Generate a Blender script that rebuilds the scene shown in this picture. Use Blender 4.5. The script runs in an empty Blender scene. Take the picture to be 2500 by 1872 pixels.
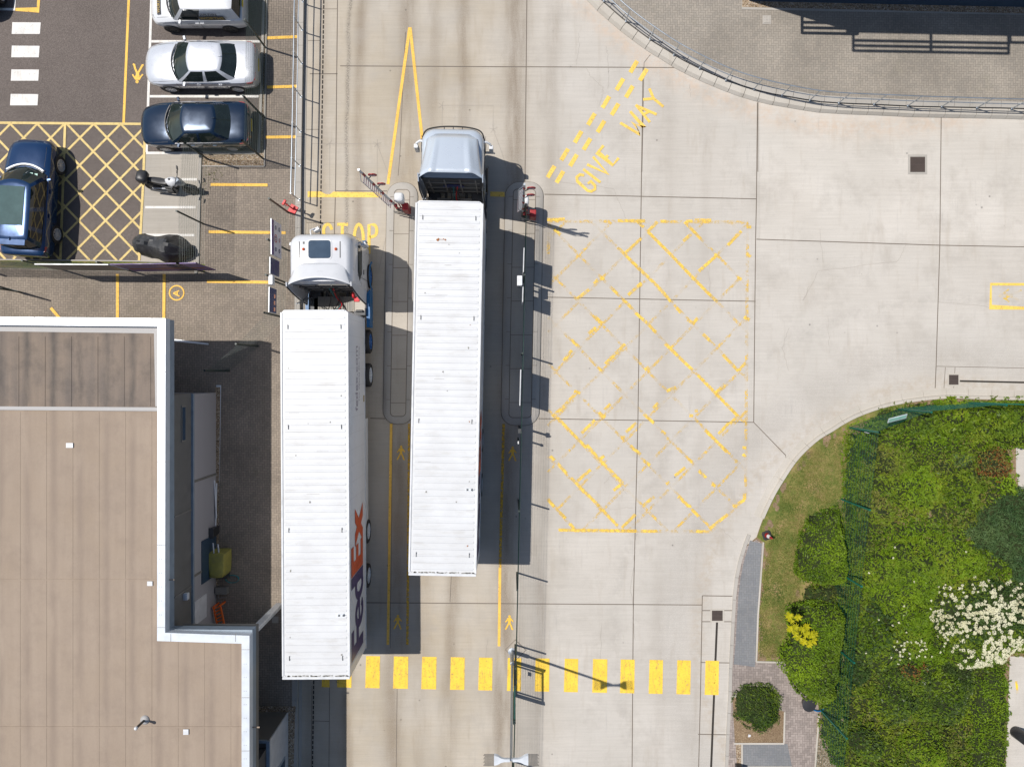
import bpy, math, random
import numpy as np
from mathutils import Vector, Matrix
random.seed(7); rng = np.random.default_rng(7)
S = bpy.context.scene; COL = S.collection
R = math.radians
# ---------------------------------------------------------------- camera (a drone 30.5 m up, looking straight down)
CH, F = 30.5, 1734.0
cam = bpy.data.objects.new('camera', bpy.data.cameras.new('camera')); COL.objects.link(cam)
cam.location = (0, 0, CH); cam.data.sensor_width = 36; cam.data.lens = 36 * F / 2500
cam.data.shift_x = 3 / 2500; cam.data.shift_y = -27 / 2500; cam.data.clip_end = 500
S.camera = cam
# ---------------------------------------------------------------- daylight
SUNV = Vector((-0.53, 0.16, 1.0)).normalized()          # towards the sun
w = bpy.data.worlds.new('World'); S.world = w; w.use_nodes = True
bgn = w.node_tree.nodes['Background']; sky = w.node_tree.nodes.new('ShaderNodeTexSky')
sky.sky_type = 'NISHITA'; sky.sun_disc = False
sky.sun_elevation = math.asin(SUNV.z); sky.sun_rotation = math.atan2(SUNV.x, SUNV.y)
w.node_tree.links.new(sky.outputs[0], bgn.inputs[0]); bgn.inputs[1].default_value = 0.085
sl = bpy.data.lights.new('sun', 'SUN'); sl.energy = 4.4; sl.angle = R(0.5); sl.color = (1.0, 0.955, 0.90)
sun = bpy.data.objects.new('sun', sl); COL.objects.link(sun)
sun.rotation_euler = SUNV.to_track_quat('Z', 'Y').to_euler(); sun.location = (0, 0, 60)
S.view_settings.view_transform = 'Standard'; S.view_settings.look = 'None'; S.view_settings.exposure = 0.10
# ---------------------------------------------------------------- helpers
def P(px, py, z=0.0): return ((px - 1247) * (CH - z) / F, (909 - py) * (CH - z) / F)
def D(dx, dy, z=0.0): return P(dx * 1.1302, dy * 1.1302, z)
def V3(p, z): return (p[0], p[1], z)
PX = CH / F                                                # one photo pixel at ground level in metres
def tag(o, label=None, cat=None, group=None, kind=None):
    if label: o['label'] = label
    if cat: o['category'] = cat
    if group: o['group'] = group
    if kind: o['kind'] = kind
    return o
def thing(name, label, cat, loc=(0, 0, 0), rz=0, group=None):
    o = bpy.data.objects.new(name, None); COL.objects.link(o); o.location = loc; o.rotation_euler = (0, 0, rz)
    o.empty_display_size = 0.1
    return tag(o, label, cat, group)
def children(o): return [c for c in bpy.data.objects if c.parent == o]
def dup(o, parent=None, loc=None, rz=None):
    c = o.copy(); COL.objects.link(c); c.parent = parent
    if loc is not None: c.location = loc
    if rz is not None: c.rotation_euler = (0, 0, rz)
    for ch in children(o): dup(ch, c)
    return c
class MB:
    def __init__(s, loc=None, rz=0): s.v = []; s.f = []; s.k = 0
    def add(s, vs, fs):
        b = len(s.v); s.v += [tuple(v) for v in vs]; s.f += [tuple(b + i for i in f) for f in fs]; return s
    def box(s, c, d, rz=0, M=None):
        x, y, z = d[0] / 2, d[1] / 2, d[2] / 2; ca, sa = math.cos(rz), math.sin(rz)
        vs = []
        for i, j, k in ((-1,-1,-1),(1,-1,-1),(1,1,-1),(-1,1,-1),(-1,-1,1),(1,-1,1),(1,1,1),(-1,1,1)):
            p = (i * x, j * y, k * z)
            if M is not None: p = M @ Vector(p)
            else: p = (p[0] * ca - p[1] * sa, p[0] * sa + p[1] * ca, p[2])
            vs.append((c[0] + p[0], c[1] + p[1], c[2] + p[2]))
        return s.add(vs, [(0,3,2,1),(4,5,6,7),(0,1,5,4),(1,2,6,5),(2,3,7,6),(3,0,4,7)])
    def prism(s, poly, z0, z1, bottom=False):
        n = len(poly); a = sum(poly[i][0]*poly[(i+1)%n][1]-poly[(i+1)%n][0]*poly[i][1] for i in range(n))
        if a < 0: poly = poly[::-1]
        vs = [(p[0], p[1], z0) for p in poly] + [(p[0], p[1], z1) for p in poly]
        fs = [tuple(range(n, 2*n))] + [(i, (i+1)%n, n+(i+1)%n, n+i) for i in range(n)]
        if bottom: fs.append(tuple(range(n-1, -1, -1)))
        return s.add(vs, fs)
    def flat(s, poly, z):
        n = len(poly); a = sum(poly[i][0]*poly[(i+1)%n][1]-poly[(i+1)%n][0]*poly[i][1] for i in range(n))
        if a < 0: poly = poly[::-1]
        return s.add([(p[0], p[1], z) for p in poly], [tuple(range(n))])
    def line(s, pts, wd, z, step=0.0):                     # a flat painted stroke
        wd = wd / 2
        n = len(pts); L = []; Rr = []
        for i in range(n):
            a = Vector(pts[max(i-1, 0)]); b = Vector(pts[min(i+1, n-1)]); d = (b - a)
            if d.length < 1e-9: d = Vector((1, 0))
            d.normalize(); m = Vector((-d.y, d.x)); k = 1.0
            if 0 < i < n-1:
                e = (Vector(pts[i]) - a).normalized(); k = 1 / max(0.5, abs(e.dot(d)))
            L.append(Vector(pts[i]) + m * wd * k); Rr.append(Vector(pts[i]) - m * wd * k)
        z += s.k * step; s.k += 1
        vs = [(p.x, p.y, z) for p in L] + [(p.x, p.y, z) for p in Rr]
        return s.add(vs, [(n+i, n+i+1, i+1, i) for i in range(n-1)])
    def tube(s, pts, r, n=8, cap=True):
        pts = [Vector(p) for p in pts]; m = len(pts); rr = r if isinstance(r, (list, tuple)) else [r] * m
        vs = []; up = None
        for i, p in enumerate(pts):
            t = (pts[min(i+1, m-1)] - pts[max(i-1, 0)]).normalized()
            if up is None: up = Vector((0, 0, 1)) if abs(t.z) < 0.9 else Vector((1, 0, 0))
            u = (up - t * up.dot(t)).normalized(); vv = t.cross(u); up = u
            for k in range(n):
                a = 2 * math.pi * k / n + math.pi / n; vs.append(p + u * (rr[i] * math.cos(a)) + vv * (rr[i] * math.sin(a)))
        fs = [(i*n+k, i*n+(k+1)%n, (i+1)*n+(k+1)%n, (i+1)*n+k) for i in range(m-1) for k in range(n)]
        if cap: fs += [tuple(range(n-1, -1, -1)), tuple(range((m-1)*n, m*n))]
        return s.add(vs, fs)
    def loft(s, rings, cap0=True, cap1=True, closed=True):
        m = len(rings); n = len(rings[0]); vs = [p for r_ in rings for p in r_]
        q = n if closed else n - 1
        fs = [(i*n+k, i*n+(k+1)%n, (i+1)*n+(k+1)%n, (i+1)*n+k) for i in range(m-1) for k in range(q)]
        if cap0: fs.append(tuple(range(n-1, -1, -1)))
        if cap1: fs.append(tuple(range((m-1)*n, m*n)))
        return s.add(vs, fs)
    def disc(s, c, r, n=24, z=None):
        return s.flat([(c[0] + r*math.cos(2*math.pi*k/n), c[1] + r*math.sin(2*math.pi*k/n)) for k in range(n)], z)
    def lathe(s, c, prof, n=24, axis='z', cap=True):                 # prof: (radius, height)
        vs = []
        for r_, h in prof:
            for k in range(n):
                a = 2*math.pi*k/n; x, y = r_*math.cos(a), r_*math.sin(a)
                p = (x, y, h) if axis == 'z' else ((x, h, y) if axis == 'y' else (h, x, y))
                vs.append((c[0]+p[0], c[1]+p[1], c[2]+p[2]))
        m = len(prof); fs = [(i*n+k, i*n+(k+1)%n, (i+1)*n+(k+1)%n, (i+1)*n+k) for i in range(m-1) for k in range(n)]
        if cap: fs += [tuple(range(n-1, -1, -1)), tuple(range((m-1)*n, m*n))]
        return s.add(vs, fs)
    def build(s, name, mat, parent=None, smooth=0, bevel=0, kind=None, fix=True, bseg=2):
        me = bpy.data.meshes.new(name); me.from_pydata(s.v, [], s.f)
        if isinstance(mat, str): mat = M[mat]
        me.materials.append(mat)
        if fix:
            import bmesh
            bm = bmesh.new(); bm.from_mesh(me); bmesh.ops.recalc_face_normals(bm, faces=bm.faces); bm.to_mesh(me); bm.free()
        if smooth:
            me.shade_smooth(); me.set_sharp_from_angle(angle=R(smooth))
        me.update(); o = bpy.data.objects.new(name, me); COL.objects.link(o); o.parent = parent
        if bevel:
            b = o.modifiers.new('bevel', 'BEVEL'); b.width = bevel; b.segments = bseg; b.limit_method = 'ANGLE'; b.angle_limit = R(40)
        if kind: o['kind'] = kind
        return o
def apply_mods(o):
    dg = bpy.context.evaluated_depsgraph_get(); me = bpy.data.meshes.new_from_object(o.evaluated_get(dg)); o.modifiers.clear(); o.data = me
def cut(o, mbs, smooth=35):
    tmp = mbs.build('cutter', 'rubber'); m = o.modifiers.new('b', 'BOOLEAN'); m.operation = 'DIFFERENCE'; m.object = tmp; m.solver = 'EXACT'
    bpy.context.view_layer.update(); apply_mods(o); bpy.data.objects.remove(tmp)
    if smooth: o.data.shade_smooth(); o.data.set_sharp_from_angle(angle=R(smooth))
def text_mesh(s, size, bold=0.0):
    c = bpy.data.curves.new('t', 'FONT'); c.body = s; c.size = size; c.offset = bold; c.align_x = 'CENTER'; c.align_y = 'CENTER'; c.resolution_u = 3
    o = bpy.data.objects.new('t', c); COL.objects.link(o); bpy.context.view_layer.update()
    me = bpy.data.meshes.new_from_object(o.evaluated_get(bpy.context.evaluated_depsgraph_get()))
    vs = [tuple(v.co) for v in me.vertices]; fs = [tuple(p.vertices) for p in me.polygons]
    bpy.data.objects.remove(o); bpy.data.meshes.remove(me); return vs, fs
def add_text(mb, s, size, T, bold=0.0, sx=1.0, sy=1.0):    # T maps (x, y) of the lettering to a 3D point
    vs, fs = text_mesh(s, size, bold); mb.add([T(v[0]*sx, v[1]*sy) for v in vs], fs)
def catmull(pts, n):
    out = []
    for i in range(len(pts)-1):
        p = [np.array(pts[max(i-1,0)], float), np.array(pts[i], float), np.array(pts[i+1], float), np.array(pts[min(i+2,len(pts)-1)], float)]
        for k in range(n):
            t = k/n; out.append(tuple(0.5*((2*p[1])+(-p[0]+p[2])*t+(2*p[0]-5*p[1]+4*p[2]-p[3])*t*t+(-p[0]+3*p[1]-3*p[2]+p[3])*t**3)))
    out.append(tuple(float(x) for x in pts[-1])); return out
def offset(pts, d):                                        # parallel curve, positive d to the left of travel
    o = []
    for i in range(len(pts)):
        a = Vector(pts[max(i-1,0)][:2]); b = Vector(pts[min(i+1,len(pts)-1)][:2]); t = (b-a).normalized()
        o.append((pts[i][0]-t.y*d, pts[i][1]+t.x*d))
    return o
def clipline(poly, p, d):                                  # convex polygon, line p + t d
    n = len(poly); a = sum(poly[i][0]*poly[(i+1)%n][1]-poly[(i+1)%n][0]*poly[i][1] for i in range(n))
    if a < 0: poly = poly[::-1]
    t0, t1 = -1e9, 1e9
    for i in range(n):
        x0, y0 = poly[i]; x1, y1 = poly[(i+1)%n]; nx, ny = -(y1-y0), (x1-x0)
        den = nx*d[0]+ny*d[1]; num = nx*(p[0]-x0)+ny*(p[1]-y0)
        if abs(den) < 1e-9:
            if num < 0: return None
            continue
        t = -num/den
        if den > 0: t0 = max(t0, t)
        else: t1 = min(t1, t)
    return None if t0 >= t1 else ((p[0]+d[0]*t0, p[1]+d[1]*t0), (p[0]+d[0]*t1, p[1]+d[1]*t1))
# ---------------------------------------------------------------- materials
M = {}
class NT:
    def __init__(s, name):
        s.m = bpy.data.materials.new(name); s.m.use_nodes = True; s.t = s.m.node_tree; s.b = s.t.nodes['Principled BSDF']; M[name] = s.m
    def n(s, typ, **kw):
        x = s.t.nodes.new(typ)
        for k, v in kw.items(): setattr(x, k, v)
        return x
    def put(s, sock, v):
        if isinstance(v, bpy.types.NodeSocket): s.t.links.new(v, sock)
        elif v is not None: sock.default_value = v
    def ma(s, op, a, b=None, c=None, clamp=False):
        x = s.n('ShaderNodeMath', operation=op, use_clamp=clamp); s.put(x.inputs[0], a)
        if b is not None: s.put(x.inputs[1], b)
        if c is not None: s.put(x.inputs[2], c)
        return x.outputs[0]
    def pos(s): return s.n('ShaderNodeNewGeometry').outputs['Position']
    def obj(s): return s.n('ShaderNodeTexCoord').outputs['Object']
    def map(s, v, sc=(1,1,1), rot=(0,0,0), loc=(0,0,0)):
        x = s.n('ShaderNodeMapping'); s.put(x.inputs[0], v); x.inputs[1].default_value = loc; x.inputs[2].default_value = rot; x.inputs[3].default_value = sc
        return x.outputs[0]
    def noise(s, v, sc, det=4, rough=0.55):
        x = s.n('ShaderNodeTexNoise'); s.put(x.inputs['Vector'], v); x.inputs['Scale'].default_value = sc; x.inputs['Detail'].default_value = det
        x.inputs['Roughness'].default_value = rough; return x.outputs[0]
    def vor(s, v, sc, out='Distance'):
        x = s.n('ShaderNodeTexVoronoi'); s.put(x.inputs['Vector'], v); x.inputs['Scale'].default_value = sc; return x.outputs[out]
    def rng(s, v, a, b, c=0.0, d=1.0, smooth=False):
        x = s.n('ShaderNodeMapRange', interpolation_type='SMOOTHSTEP' if smooth else 'LINEAR'); s.put(x.inputs[0], v)
        for i, q in enumerate((a, b, c, d)): x.inputs[i+1].default_value = q
        return x.outputs[0]
    def mix(s, f, a, b, mode='MIX'):
        x = s.n('ShaderNodeMix', data_type='RGBA', blend_type=mode); s.put(x.inputs[0], f)
        s.put(x.inputs[6], a if not isinstance(a, tuple) else (*a[:3], 1)); s.put(x.inputs[7], b if not isinstance(b, tuple) else (*b[:3], 1)); return x.outputs[2]
    def ramp(s, v, stops):
        x = s.n('ShaderNodeValToRGB'); s.put(x.inputs[0], v); e = x.color_ramp.elements
        while len(e) < len(stops): e.new(0.5)
        for i, (p, c) in enumerate(stops): e[i].position = p; e[i].color = (*c, 1)
        return x.outputs[0]
    def xyz(s, v):
        x = s.n('ShaderNodeSeparateXYZ'); s.put(x.inputs[0], v); return x.outputs
    def comb(s, x, y, z=0.0):
        c = s.n('ShaderNodeCombineXYZ'); s.put(c.inputs[0], x); s.put(c.inputs[1], y); s.put(c.inputs[2], z); return c.outputs[0]
    def bump(s, h, st=0.3, dist=0.01):
        x = s.n('ShaderNodeBump'); x.inputs['Strength'].default_value = st; x.inputs['Distance'].default_value = dist; s.put(x.inputs['Height'], h)
        s.t.links.new(x.outputs[0], s.b.inputs['Normal'])
    def fin(s, col, rough=0.8, metal=0.0, spec=0.5, coat=0.0):
        s.put(s.b.inputs['Base Color'], (*col[:3], 1) if isinstance(col, tuple) else col); s.put(s.b.inputs['Roughness'], rough)
        s.put(s.b.inputs['Metallic'], metal); s.b.inputs['Specular IOR Level'].default_value = spec
        if coat: s.b.inputs['Coat Weight'].default_value = coat; s.b.inputs['Coat Roughness'].default_value = 0.03
        return s.m
def plain(name, col, rough=0.5, metal=0.0, spec=0.5, var=0.12, sc=3.0, coat=0.0, dirt=None):
    t = NT(name); n_ = t.noise(t.obj(), sc, 5); f = t.rng(n_, 0.3, 0.7, 1 - var, 1 + var)
    c = t.mix(1.0, col, t.comb(f, f, f), 'MULTIPLY')
    if dirt: c = t.mix(t.rng(t.noise(t.obj(), dirt[1], 6), dirt[2], dirt[3], 0, dirt[4]), c, dirt[0])
    return t.fin(c, t.rng(n_, 0.3, 0.7, rough*0.85, min(1, rough*1.15)), metal, spec, coat)
def concrete(name, base, tint, lanes=False, brush=1.0, dark=(0.30, 0.25, 0.20)):
    t = NT(name); p = t.pos()
    c = t.mix(t.rng(t.noise(p, 0.35, 5), 0.35, 0.65), base, tint)
    br = t.noise(t.map(p, (0.7, 26, 1)), 1.0, 3, 0.7); br2 = t.noise(t.map(p, (0.25, 9, 1)), 1.0, 2)
    f = t.ma('ADD', t.rng(br, 0.3, 0.7, 1-0.055*brush, 1+0.055*brush), t.rng(br2, 0.3, 0.7, -0.03*brush, 0.03*brush))
    c = t.mix(1.0, c, t.comb(f, f, f), 'MULTIPLY')
    c = t.mix(t.rng(t.noise(p, 14, 6, 0.7), 0.56, 0.75, 0, 0.5), c, tuple(x*0.72 for x in base))
    c = t.mix(t.rng(t.noise(t.map(p, (3, 0.45, 1), loc=(3, 7, 0)), 1.0, 6, 0.6), 0.55, 0.75, 0, 0.35), c, tuple(x*y for x, y in zip(base, (0.74, 0.68, 0.60))))
    c = t.mix(t.rng(t.noise(t.map(p, (1,1,1), loc=(11,2,0)), 0.22, 3), 0.45, 0.65, 0, 0.22), c, tuple(x*y for x, y in zip(base, (0.9, 0.93, 0.95))))
    if lanes:
        xs = t.xyz(p); wob = t.rng(t.noise(t.map(p, (0.2, 0.25, 1)), 1, 2), 0.3, 0.7, -0.12, 0.12)
        x_ = t.ma('ADD', xs[0], wob); gate = t.rng(t.noise(t.map(p, (1.4, 0.22, 1), loc=(5,5,0)), 1, 4, 0.6), 0.30, 0.56, 0.15, 1.0)
        gr = t.rng(t.noise(t.map(p, (1.6, 1, 1)), 18, 6, 0.8), 0.36, 0.64, 0.5, 1.05); tot = None
        sl_ = t.ma('MULTIPLY', xs[1], 0.022)
        for cx, sg, am in ((-6.72, 0.24, 0.85), (-4.72, 0.46, 0.9), (-2.35, 0.34, 0.8), (-0.05, 0.5, 1.1), (1.5, 0.35, 0.5), (-8.3, 0.25, 0.5), (6.6, 0.3, 0.22), (8.2, 0.22, 0.2), (-3.6, 0.35, 0.5)):
            g = t.ma('DIVIDE', t.ma('SUBTRACT', t.ma('SUBTRACT', x_, cx), sl_), sg); g = t.ma('MULTIPLY', g, g); g = t.ma('MULTIPLY', t.ma('POWER', 2.718, t.ma('MULTIPLY', g, -1.0)), am)
            tot = g if tot is None else t.ma('ADD', tot, g)
        tot = t.ma('MULTIPLY', t.ma('MULTIPLY', tot, gate), gr, clamp=True)
        c = t.mix(t.ma('MULTIPLY', tot, 0.8), c, dark)
        sx = t.rng(xs[0], 10.70, 10.72, 0.965, 1.05); sy = t.ma('MULTIPLY', t.rng(xs[0], 10.70, 10.72, 0, 1), t.rng(xs[1], 5.66, 5.68, 0.055, 0.0)); s3 = t.ma('MULTIPLY', t.rng(xs[0], 5.0, 5.02, -0.02, 0.0), t.rng(xs[1], 8.45, 8.47, 0.0, 1.0))
        sx = t.ma('ADD', t.ma('SUBTRACT', sx, sy), s3); c = t.mix(1.0, c, t.comb(sx, sx, sx), 'MULTIPLY')
        def ringm(cx, cy, r0, sg, am, sc_, lo, hi):
            dx, dy = t.ma('SUBTRACT', xs[0], cx), t.ma('SUBTRACT', xs[1], cy); d = t.ma('SQRT', t.ma('ADD', t.ma('MULTIPLY', dx, dx), t.ma('MULTIPLY', dy, dy)))
            g = t.ma('DIVIDE', t.ma('SUBTRACT', d, r0), sg); g = t.ma('POWER', 2.718, t.ma('MULTIPLY', t.ma('MULTIPLY', g, g), -1.0))
            return t.ma('MULTIPLY', t.ma('MULTIPLY', g, am), t.rng(t.noise(p, sc_, 5, 0.75), lo, hi))
        c = t.mix(ringm(19.05, -11.45, 12.1, 0.9, 0.34, 20, 0.35, 0.65), c, (0.24, 0.22, 0.20))
        c = t.mix(ringm(19.05, -11.45, 14.6, 0.3, 0.22, 2.0, 0.42, 0.6), c, (0.26, 0.24, 0.215))
        c = t.mix(ringm(19.05, -11.45, 11.0, 0.35, 0.5, 3, 0.40, 0.62), c, (0.38, 0.31, 0.23))
        c = t.mix(ringm(15.35, 27.4, 16.9, 0.45, 0.6, 2.5, 0.38, 0.6), c, (0.52, 0.40, 0.30))
        sp = t.vor(t.map(p, (1, 1, 1), loc=(3, 1, 0)), 0.9); c = t.mix(t.ma('MULTIPLY', t.rng(sp, 0.02, 0.05, 1, 0), 0.7), c, (0.13, 0.12, 0.11))
        cc_ = t.ma('MULTIPLY', t.rng(t.noise(t.map(p, (7, 0.5, 1), loc=(8, 1, 0)), 1, 5, 0.7), 0.56, 0.74), t.rng(t.noise(p, 0.35, 2), 0.5, 0.62, 0, 0.35)); c = t.mix(cc_, c, (0.27, 0.26, 0.245))
        # black rubber streak
        g = t.ma('DIVIDE', t.ma('SUBTRACT', t.ma('SUBTRACT', x_, -7.22), sl_), 0.09); g = t.ma('MULTIPLY', g, g)
        g = t.ma('MULTIPLY', t.ma('POWER', 2.718, t.ma('MULTIPLY', g, -1.0)), t.rng(t.noise(p, 22, 4, 0.8), 0.42, 0.6, 0, 0.85)); g = t.ma('MULTIPLY', g, t.rng(xs[1], 4.0, 6.0, 0.0, 1.0))
        c = t.mix(g, c, (0.10, 0.095, 0.09))
        c = t.mix(t.ma('MULTIPLY', t.rng(xs[0], -2.0, 2.5, 1.0, 0.0), t.rng(t.noise(p, 0.3, 4), 0.35, 0.6, 0.45, 1.0)), c, t.mix(1.0, c, (0.86, 0.80, 0.70), 'MULTIPLY'))
        c = t.mix(t.rng(t.noise(t.map(p, (1, 1, 1), loc=(2, 9, 1)), 0.8, 6, 0.7), 0.50, 0.72, 0, 0.42), c, (0.34, 0.31, 0.27))
    t.fin(c, 0.85, spec=0.3); t.bump(t.ma('ADD', br, t.noise(p, 60, 3)), 0.25, 0.004); return t.m
def blocks(name, cols, joint, size=0.1, rot=0.0, joint_w=0.07, moss=None):
    t = NT(name); p = t.map(t.pos(), (1/size, 1/size, 1), (0, 0, rot)); x, y, _ = t.xyz(p)
    ix, iy = t.ma('FLOOR', x), t.ma('FLOOR', y); fx, fy = t.ma('SUBTRACT', x, ix), t.ma('SUBTRACT', y, iy)
    k = t.ma('FLOORED_MODULO', t.ma('SUBTRACT', ix, iy), 4.0)
    e = [t.ma('COMPARE', k, float(i), 0.25) for i in range(4)]
    L = t.ma('ADD', fx, e[1]); Rr = t.ma('ADD', t.ma('SUBTRACT', 1.0, fx), e[0]); B = t.ma('ADD', fy, e[2]); T = t.ma('ADD', t.ma('SUBTRACT', 1.0, fy), e[3])
    d = t.ma('MINIMUM', t.ma('MINIMUM', L, Rr), t.ma('MINIMUM', B, T)); j = t.rng(d, joint_w*0.5, joint_w*1.6, 1, 0)
    bid = t.comb(t.ma('SUBTRACT', ix, e[1]), t.ma('SUBTRACT', iy, e[2]), 0.5)
    wn = t.n('ShaderNodeTexWhiteNoise', noise_dimensions='3D'); t.put(wn.inputs[0], bid)
    c = t.ramp(wn.outputs[0], [(0.0, cols[0]), (0.5, cols[1]), (1.0, cols[2])])
    big = t.rng(t.noise(t.pos(), 0.5, 5), 0.35, 0.65, 0.86, 1.1); c = t.mix(1.0, c, t.comb(big, big, big), 'MULTIPLY')
    fine = t.rng(t.noise(t.pos(), 45, 3, 0.8), 0.3, 0.7, 0.88, 1.12); c = t.mix(1.0, c, t.comb(fine, fine, fine), 'MULTIPLY')
    c = t.mix(t.ma('MULTIPLY', j, 0.62), c, joint)
    if moss: c = t.mix(t.rng(t.noise(t.pos(), 1.3, 6, 0.7), 0.56, 0.72, 0, moss[1]), c, moss[0])
    t.fin(c, 0.9, spec=0.25); t.bump(t.ma('MULTIPLY', j, -1.0), 0.5, 0.006); return t.m
def paint(name, col, lo, hi, sc=7.0, amt=1.0, streak=None, scuff=0.25):
    t = NT(name); p = t.pos(); n_ = t.noise(p, sc, 7, 0.72)
    f = t.rng(n_, lo, hi, 1.0-amt, 1.0)
    if streak is not None: f = t.ma('MULTIPLY', f, t.rng(t.noise(t.map(p, (1, 1, 1), loc=(9, 3, 0)), streak, 3, 0.6), 0.45, 0.60, 0.08, 1.0))
    v = t.rng(t.noise(p, 1.6, 4), 0.3, 0.7, 0.9, 1.1); cc = t.mix(1.0, col, t.comb(v, v, v), 'MULTIPLY'); cc = t.mix(t.rng(t.noise(t.map(p, (5, 1.1, 1), loc=(4, 4, 0)), 1.6, 7, 0.75), 0.52, 0.74, 0, scuff*1.6), cc, (0.30, 0.22, 0.10)); t.fin(cc, 0.7, spec=0.35)
    tr = t.n('ShaderNodeBsdfTransparent'); mx = t.n('ShaderNodeMixShader'); t.put(mx.inputs[0], f)
    t.t.links.new(tr.outputs[0], mx.inputs[1]); t.t.links.new(t.b.outputs[0], mx.inputs[2]); t.t.links.new(mx.outputs[0], t.t.nodes['Material Output'].inputs[0]); return t.m
def speckle(name, cols, sc, rough=0.95, big=0.4, bumpd=0.01):
    t = NT(name); p = t.pos(); x = t.n('ShaderNodeTexVoronoi'); t.put(x.inputs['Vector'], p); x.inputs['Scale'].default_value = sc
    sep = t.n('ShaderNodeSeparateColor'); t.put(sep.inputs[0], x.outputs['Color'])
    c = t.ramp(sep.outputs[0], [(i/(len(cols)-1), cc) for i, cc in enumerate(cols)])
    b = t.rng(t.noise(p, big, 5), 0.3, 0.7, 0.85, 1.12); c = t.mix(1.0, c, t.comb(b, b, b), 'MULTIPLY')
    t.fin(c, rough, spec=0.25); t.bump(x.outputs['Distance'], 0.5, bumpd); return t.m
def leafy(name, cols, sc=0.5, rough=0.5, trans=0.25):
    t = NT(name); g = t.n('ShaderNodeNewGeometry'); n_ = t.noise(g.outputs['Position'], sc, 4)
    f = t.ma('ADD', t.rng(n_, 0.3, 0.7, -0.1, 0.75), t.ma('MULTIPLY', g.outputs['Random Per Island'], 0.45), clamp=True)
    c = t.ramp(f, [(i/(len(cols)-1), cc) for i, cc in enumerate(cols)])
    t.fin(c, min(.8, rough+.12), spec=0.22); tr = t.n('ShaderNodeBsdfTranslucent'); t.put(tr.inputs[0], c); mx = t.n('ShaderNodeMixShader'); mx.inputs[0].default_value = trans
    t.t.links.new(t.b.outputs[0], mx.inputs[1]); t.t.links.new(tr.outputs[0], mx.inputs[2]); t.t.links.new(mx.outputs[0], t.t.nodes['Material Output'].inputs[0]); return t.m
concrete('road_concrete', (0.478, 0.444, 0.394), (0.528, 0.494, 0.444), lanes=True, dark=(0.21, 0.168, 0.125))
concrete('kerb_concrete', (0.42, 0.385, 0.33), (0.50, 0.465, 0.41), brush=0.3)
concrete('kerb_grey', (0.34, 0.32, 0.285), (0.42, 0.39, 0.35), brush=0.2)
concrete('bay_concrete', (0.36, 0.33, 0.285), (0.42, 0.385, 0.335), brush=1.2)
concrete('island_concrete', (0.36, 0.325, 0.27), (0.44, 0.40, 0.345), brush=0.4)
blocks('block_paving', [(0.225, 0.19, 0.155), (0.25, 0.21, 0.17), (0.275, 0.23, 0.185)], (0.085, 0.072, 0.058), moss=((0.14, 0.13, 0.08), 0.25))
blocks('block_grey', [(0.265, 0.24, 0.205), (0.29, 0.26, 0.22), (0.315, 0.28, 0.235)], (0.14, 0.12, 0.10), moss=((0.2, 0.19, 0.13), 0.2))
blocks('block_path', [(0.24, 0.205, 0.185), (0.29, 0.245, 0.22), (0.34, 0.29, 0.26)], (0.13, 0.105, 0.09))
blocks('block_slate', [(0.185, 0.19, 0.2), (0.20, 0.205, 0.21), (0.215, 0.215, 0.22)], (0.15, 0.15, 0.145))
speckle('asphalt', [(0.095, 0.08, 0.072), (0.125, 0.105, 0.095), (0.15, 0.125, 0.108), (0.19, 0.165, 0.15)], 55, big=0.3, bumpd=0.004)
speckle('gravel', [(0.10, 0.08, 0.06), (0.28, 0.2, 0.12), (0.42, 0.34, 0.24), (0.2, 0.13, 0.08), (0.55, 0.48, 0.4)], 26, bumpd=0.03)
speckle('soil', [(0.16, 0.11, 0.065), (0.24, 0.165, 0.10), (0.20, 0.14, 0.085), (0.32, 0.24, 0.15)], 30, bumpd=0.02)
speckle('shade_green', [(0.014, 0.022, 0.007), (0.03, 0.038, 0.012), (0.022, 0.03, 0.01)], 12, bumpd=0.02)  # near-black green: the shade between leaves put into the colour
plain('yellow_walk', (0.80, 0.47, 0.05), 0.7)
paint('yellow_paint', (0.80, 0.54, 0.11), 0.32, 0.45, 9, 0.9, scuff=.35)
paint('yellow_ghost', (0.82, 0.53, 0.09), 0.42, 0.62, 8, 1.0, streak=1.3)
paint('yellow_strong', (0.84, 0.56, 0.09), 0.36, 0.58, 7, 1.0)
paint('yellow_zebra', (0.84, 0.55, 0.06), 0.31, 0.44, 11, 1.0, scuff=0.6)
paint('yellow_lane', (0.82, 0.49, 0.09), 0.28, 0.45, 12, 0.8)
paint('yellow_worn', (0.88, 0.58, 0.05), 0.38, 0.54, 6, 1.0, streak=1.5)
paint('yellow_dark', (0.62, 0.36, 0.03), 0.38, 0.55, 9, 0.9)
paint('pale_yellow', (0.66, 0.50, 0.20), 0.28, 0.46, 16, 0.7)
paint('white_paint', (0.70, 0.68, 0.64), 0.27, 0.42, 16, 0.85)
plain('joint', (0.15, 0.125, 0.10), 0.95); plain('crack', (0.30, 0.27, 0.235), 0.95); plain('black_slot', (0.03, 0.025, 0.02), 0.9)
plain('cast_iron', (0.10, 0.075, 0.065), 0.7, 0.3)
plain('fence_green', (0.012, 0.055, 0.042), 0.45); plain('fence_bright', (0.008, 0.11, 0.075), 0.4); plain('fence_dark', (0.02, 0.035, 0.03), 0.5)
plain('galvanised', (0.42, 0.46, 0.50), 0.42, 0.75, var=0.1); plain('pale_metal', (0.62, 0.65, 0.68), 0.45, 0.2)
plain('white_gloss', (0.63, 0.64, 0.65), 0.35, dirt=((0.5, 0.48, 0.45), 3, 0.55, 0.8, 0.25))
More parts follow.
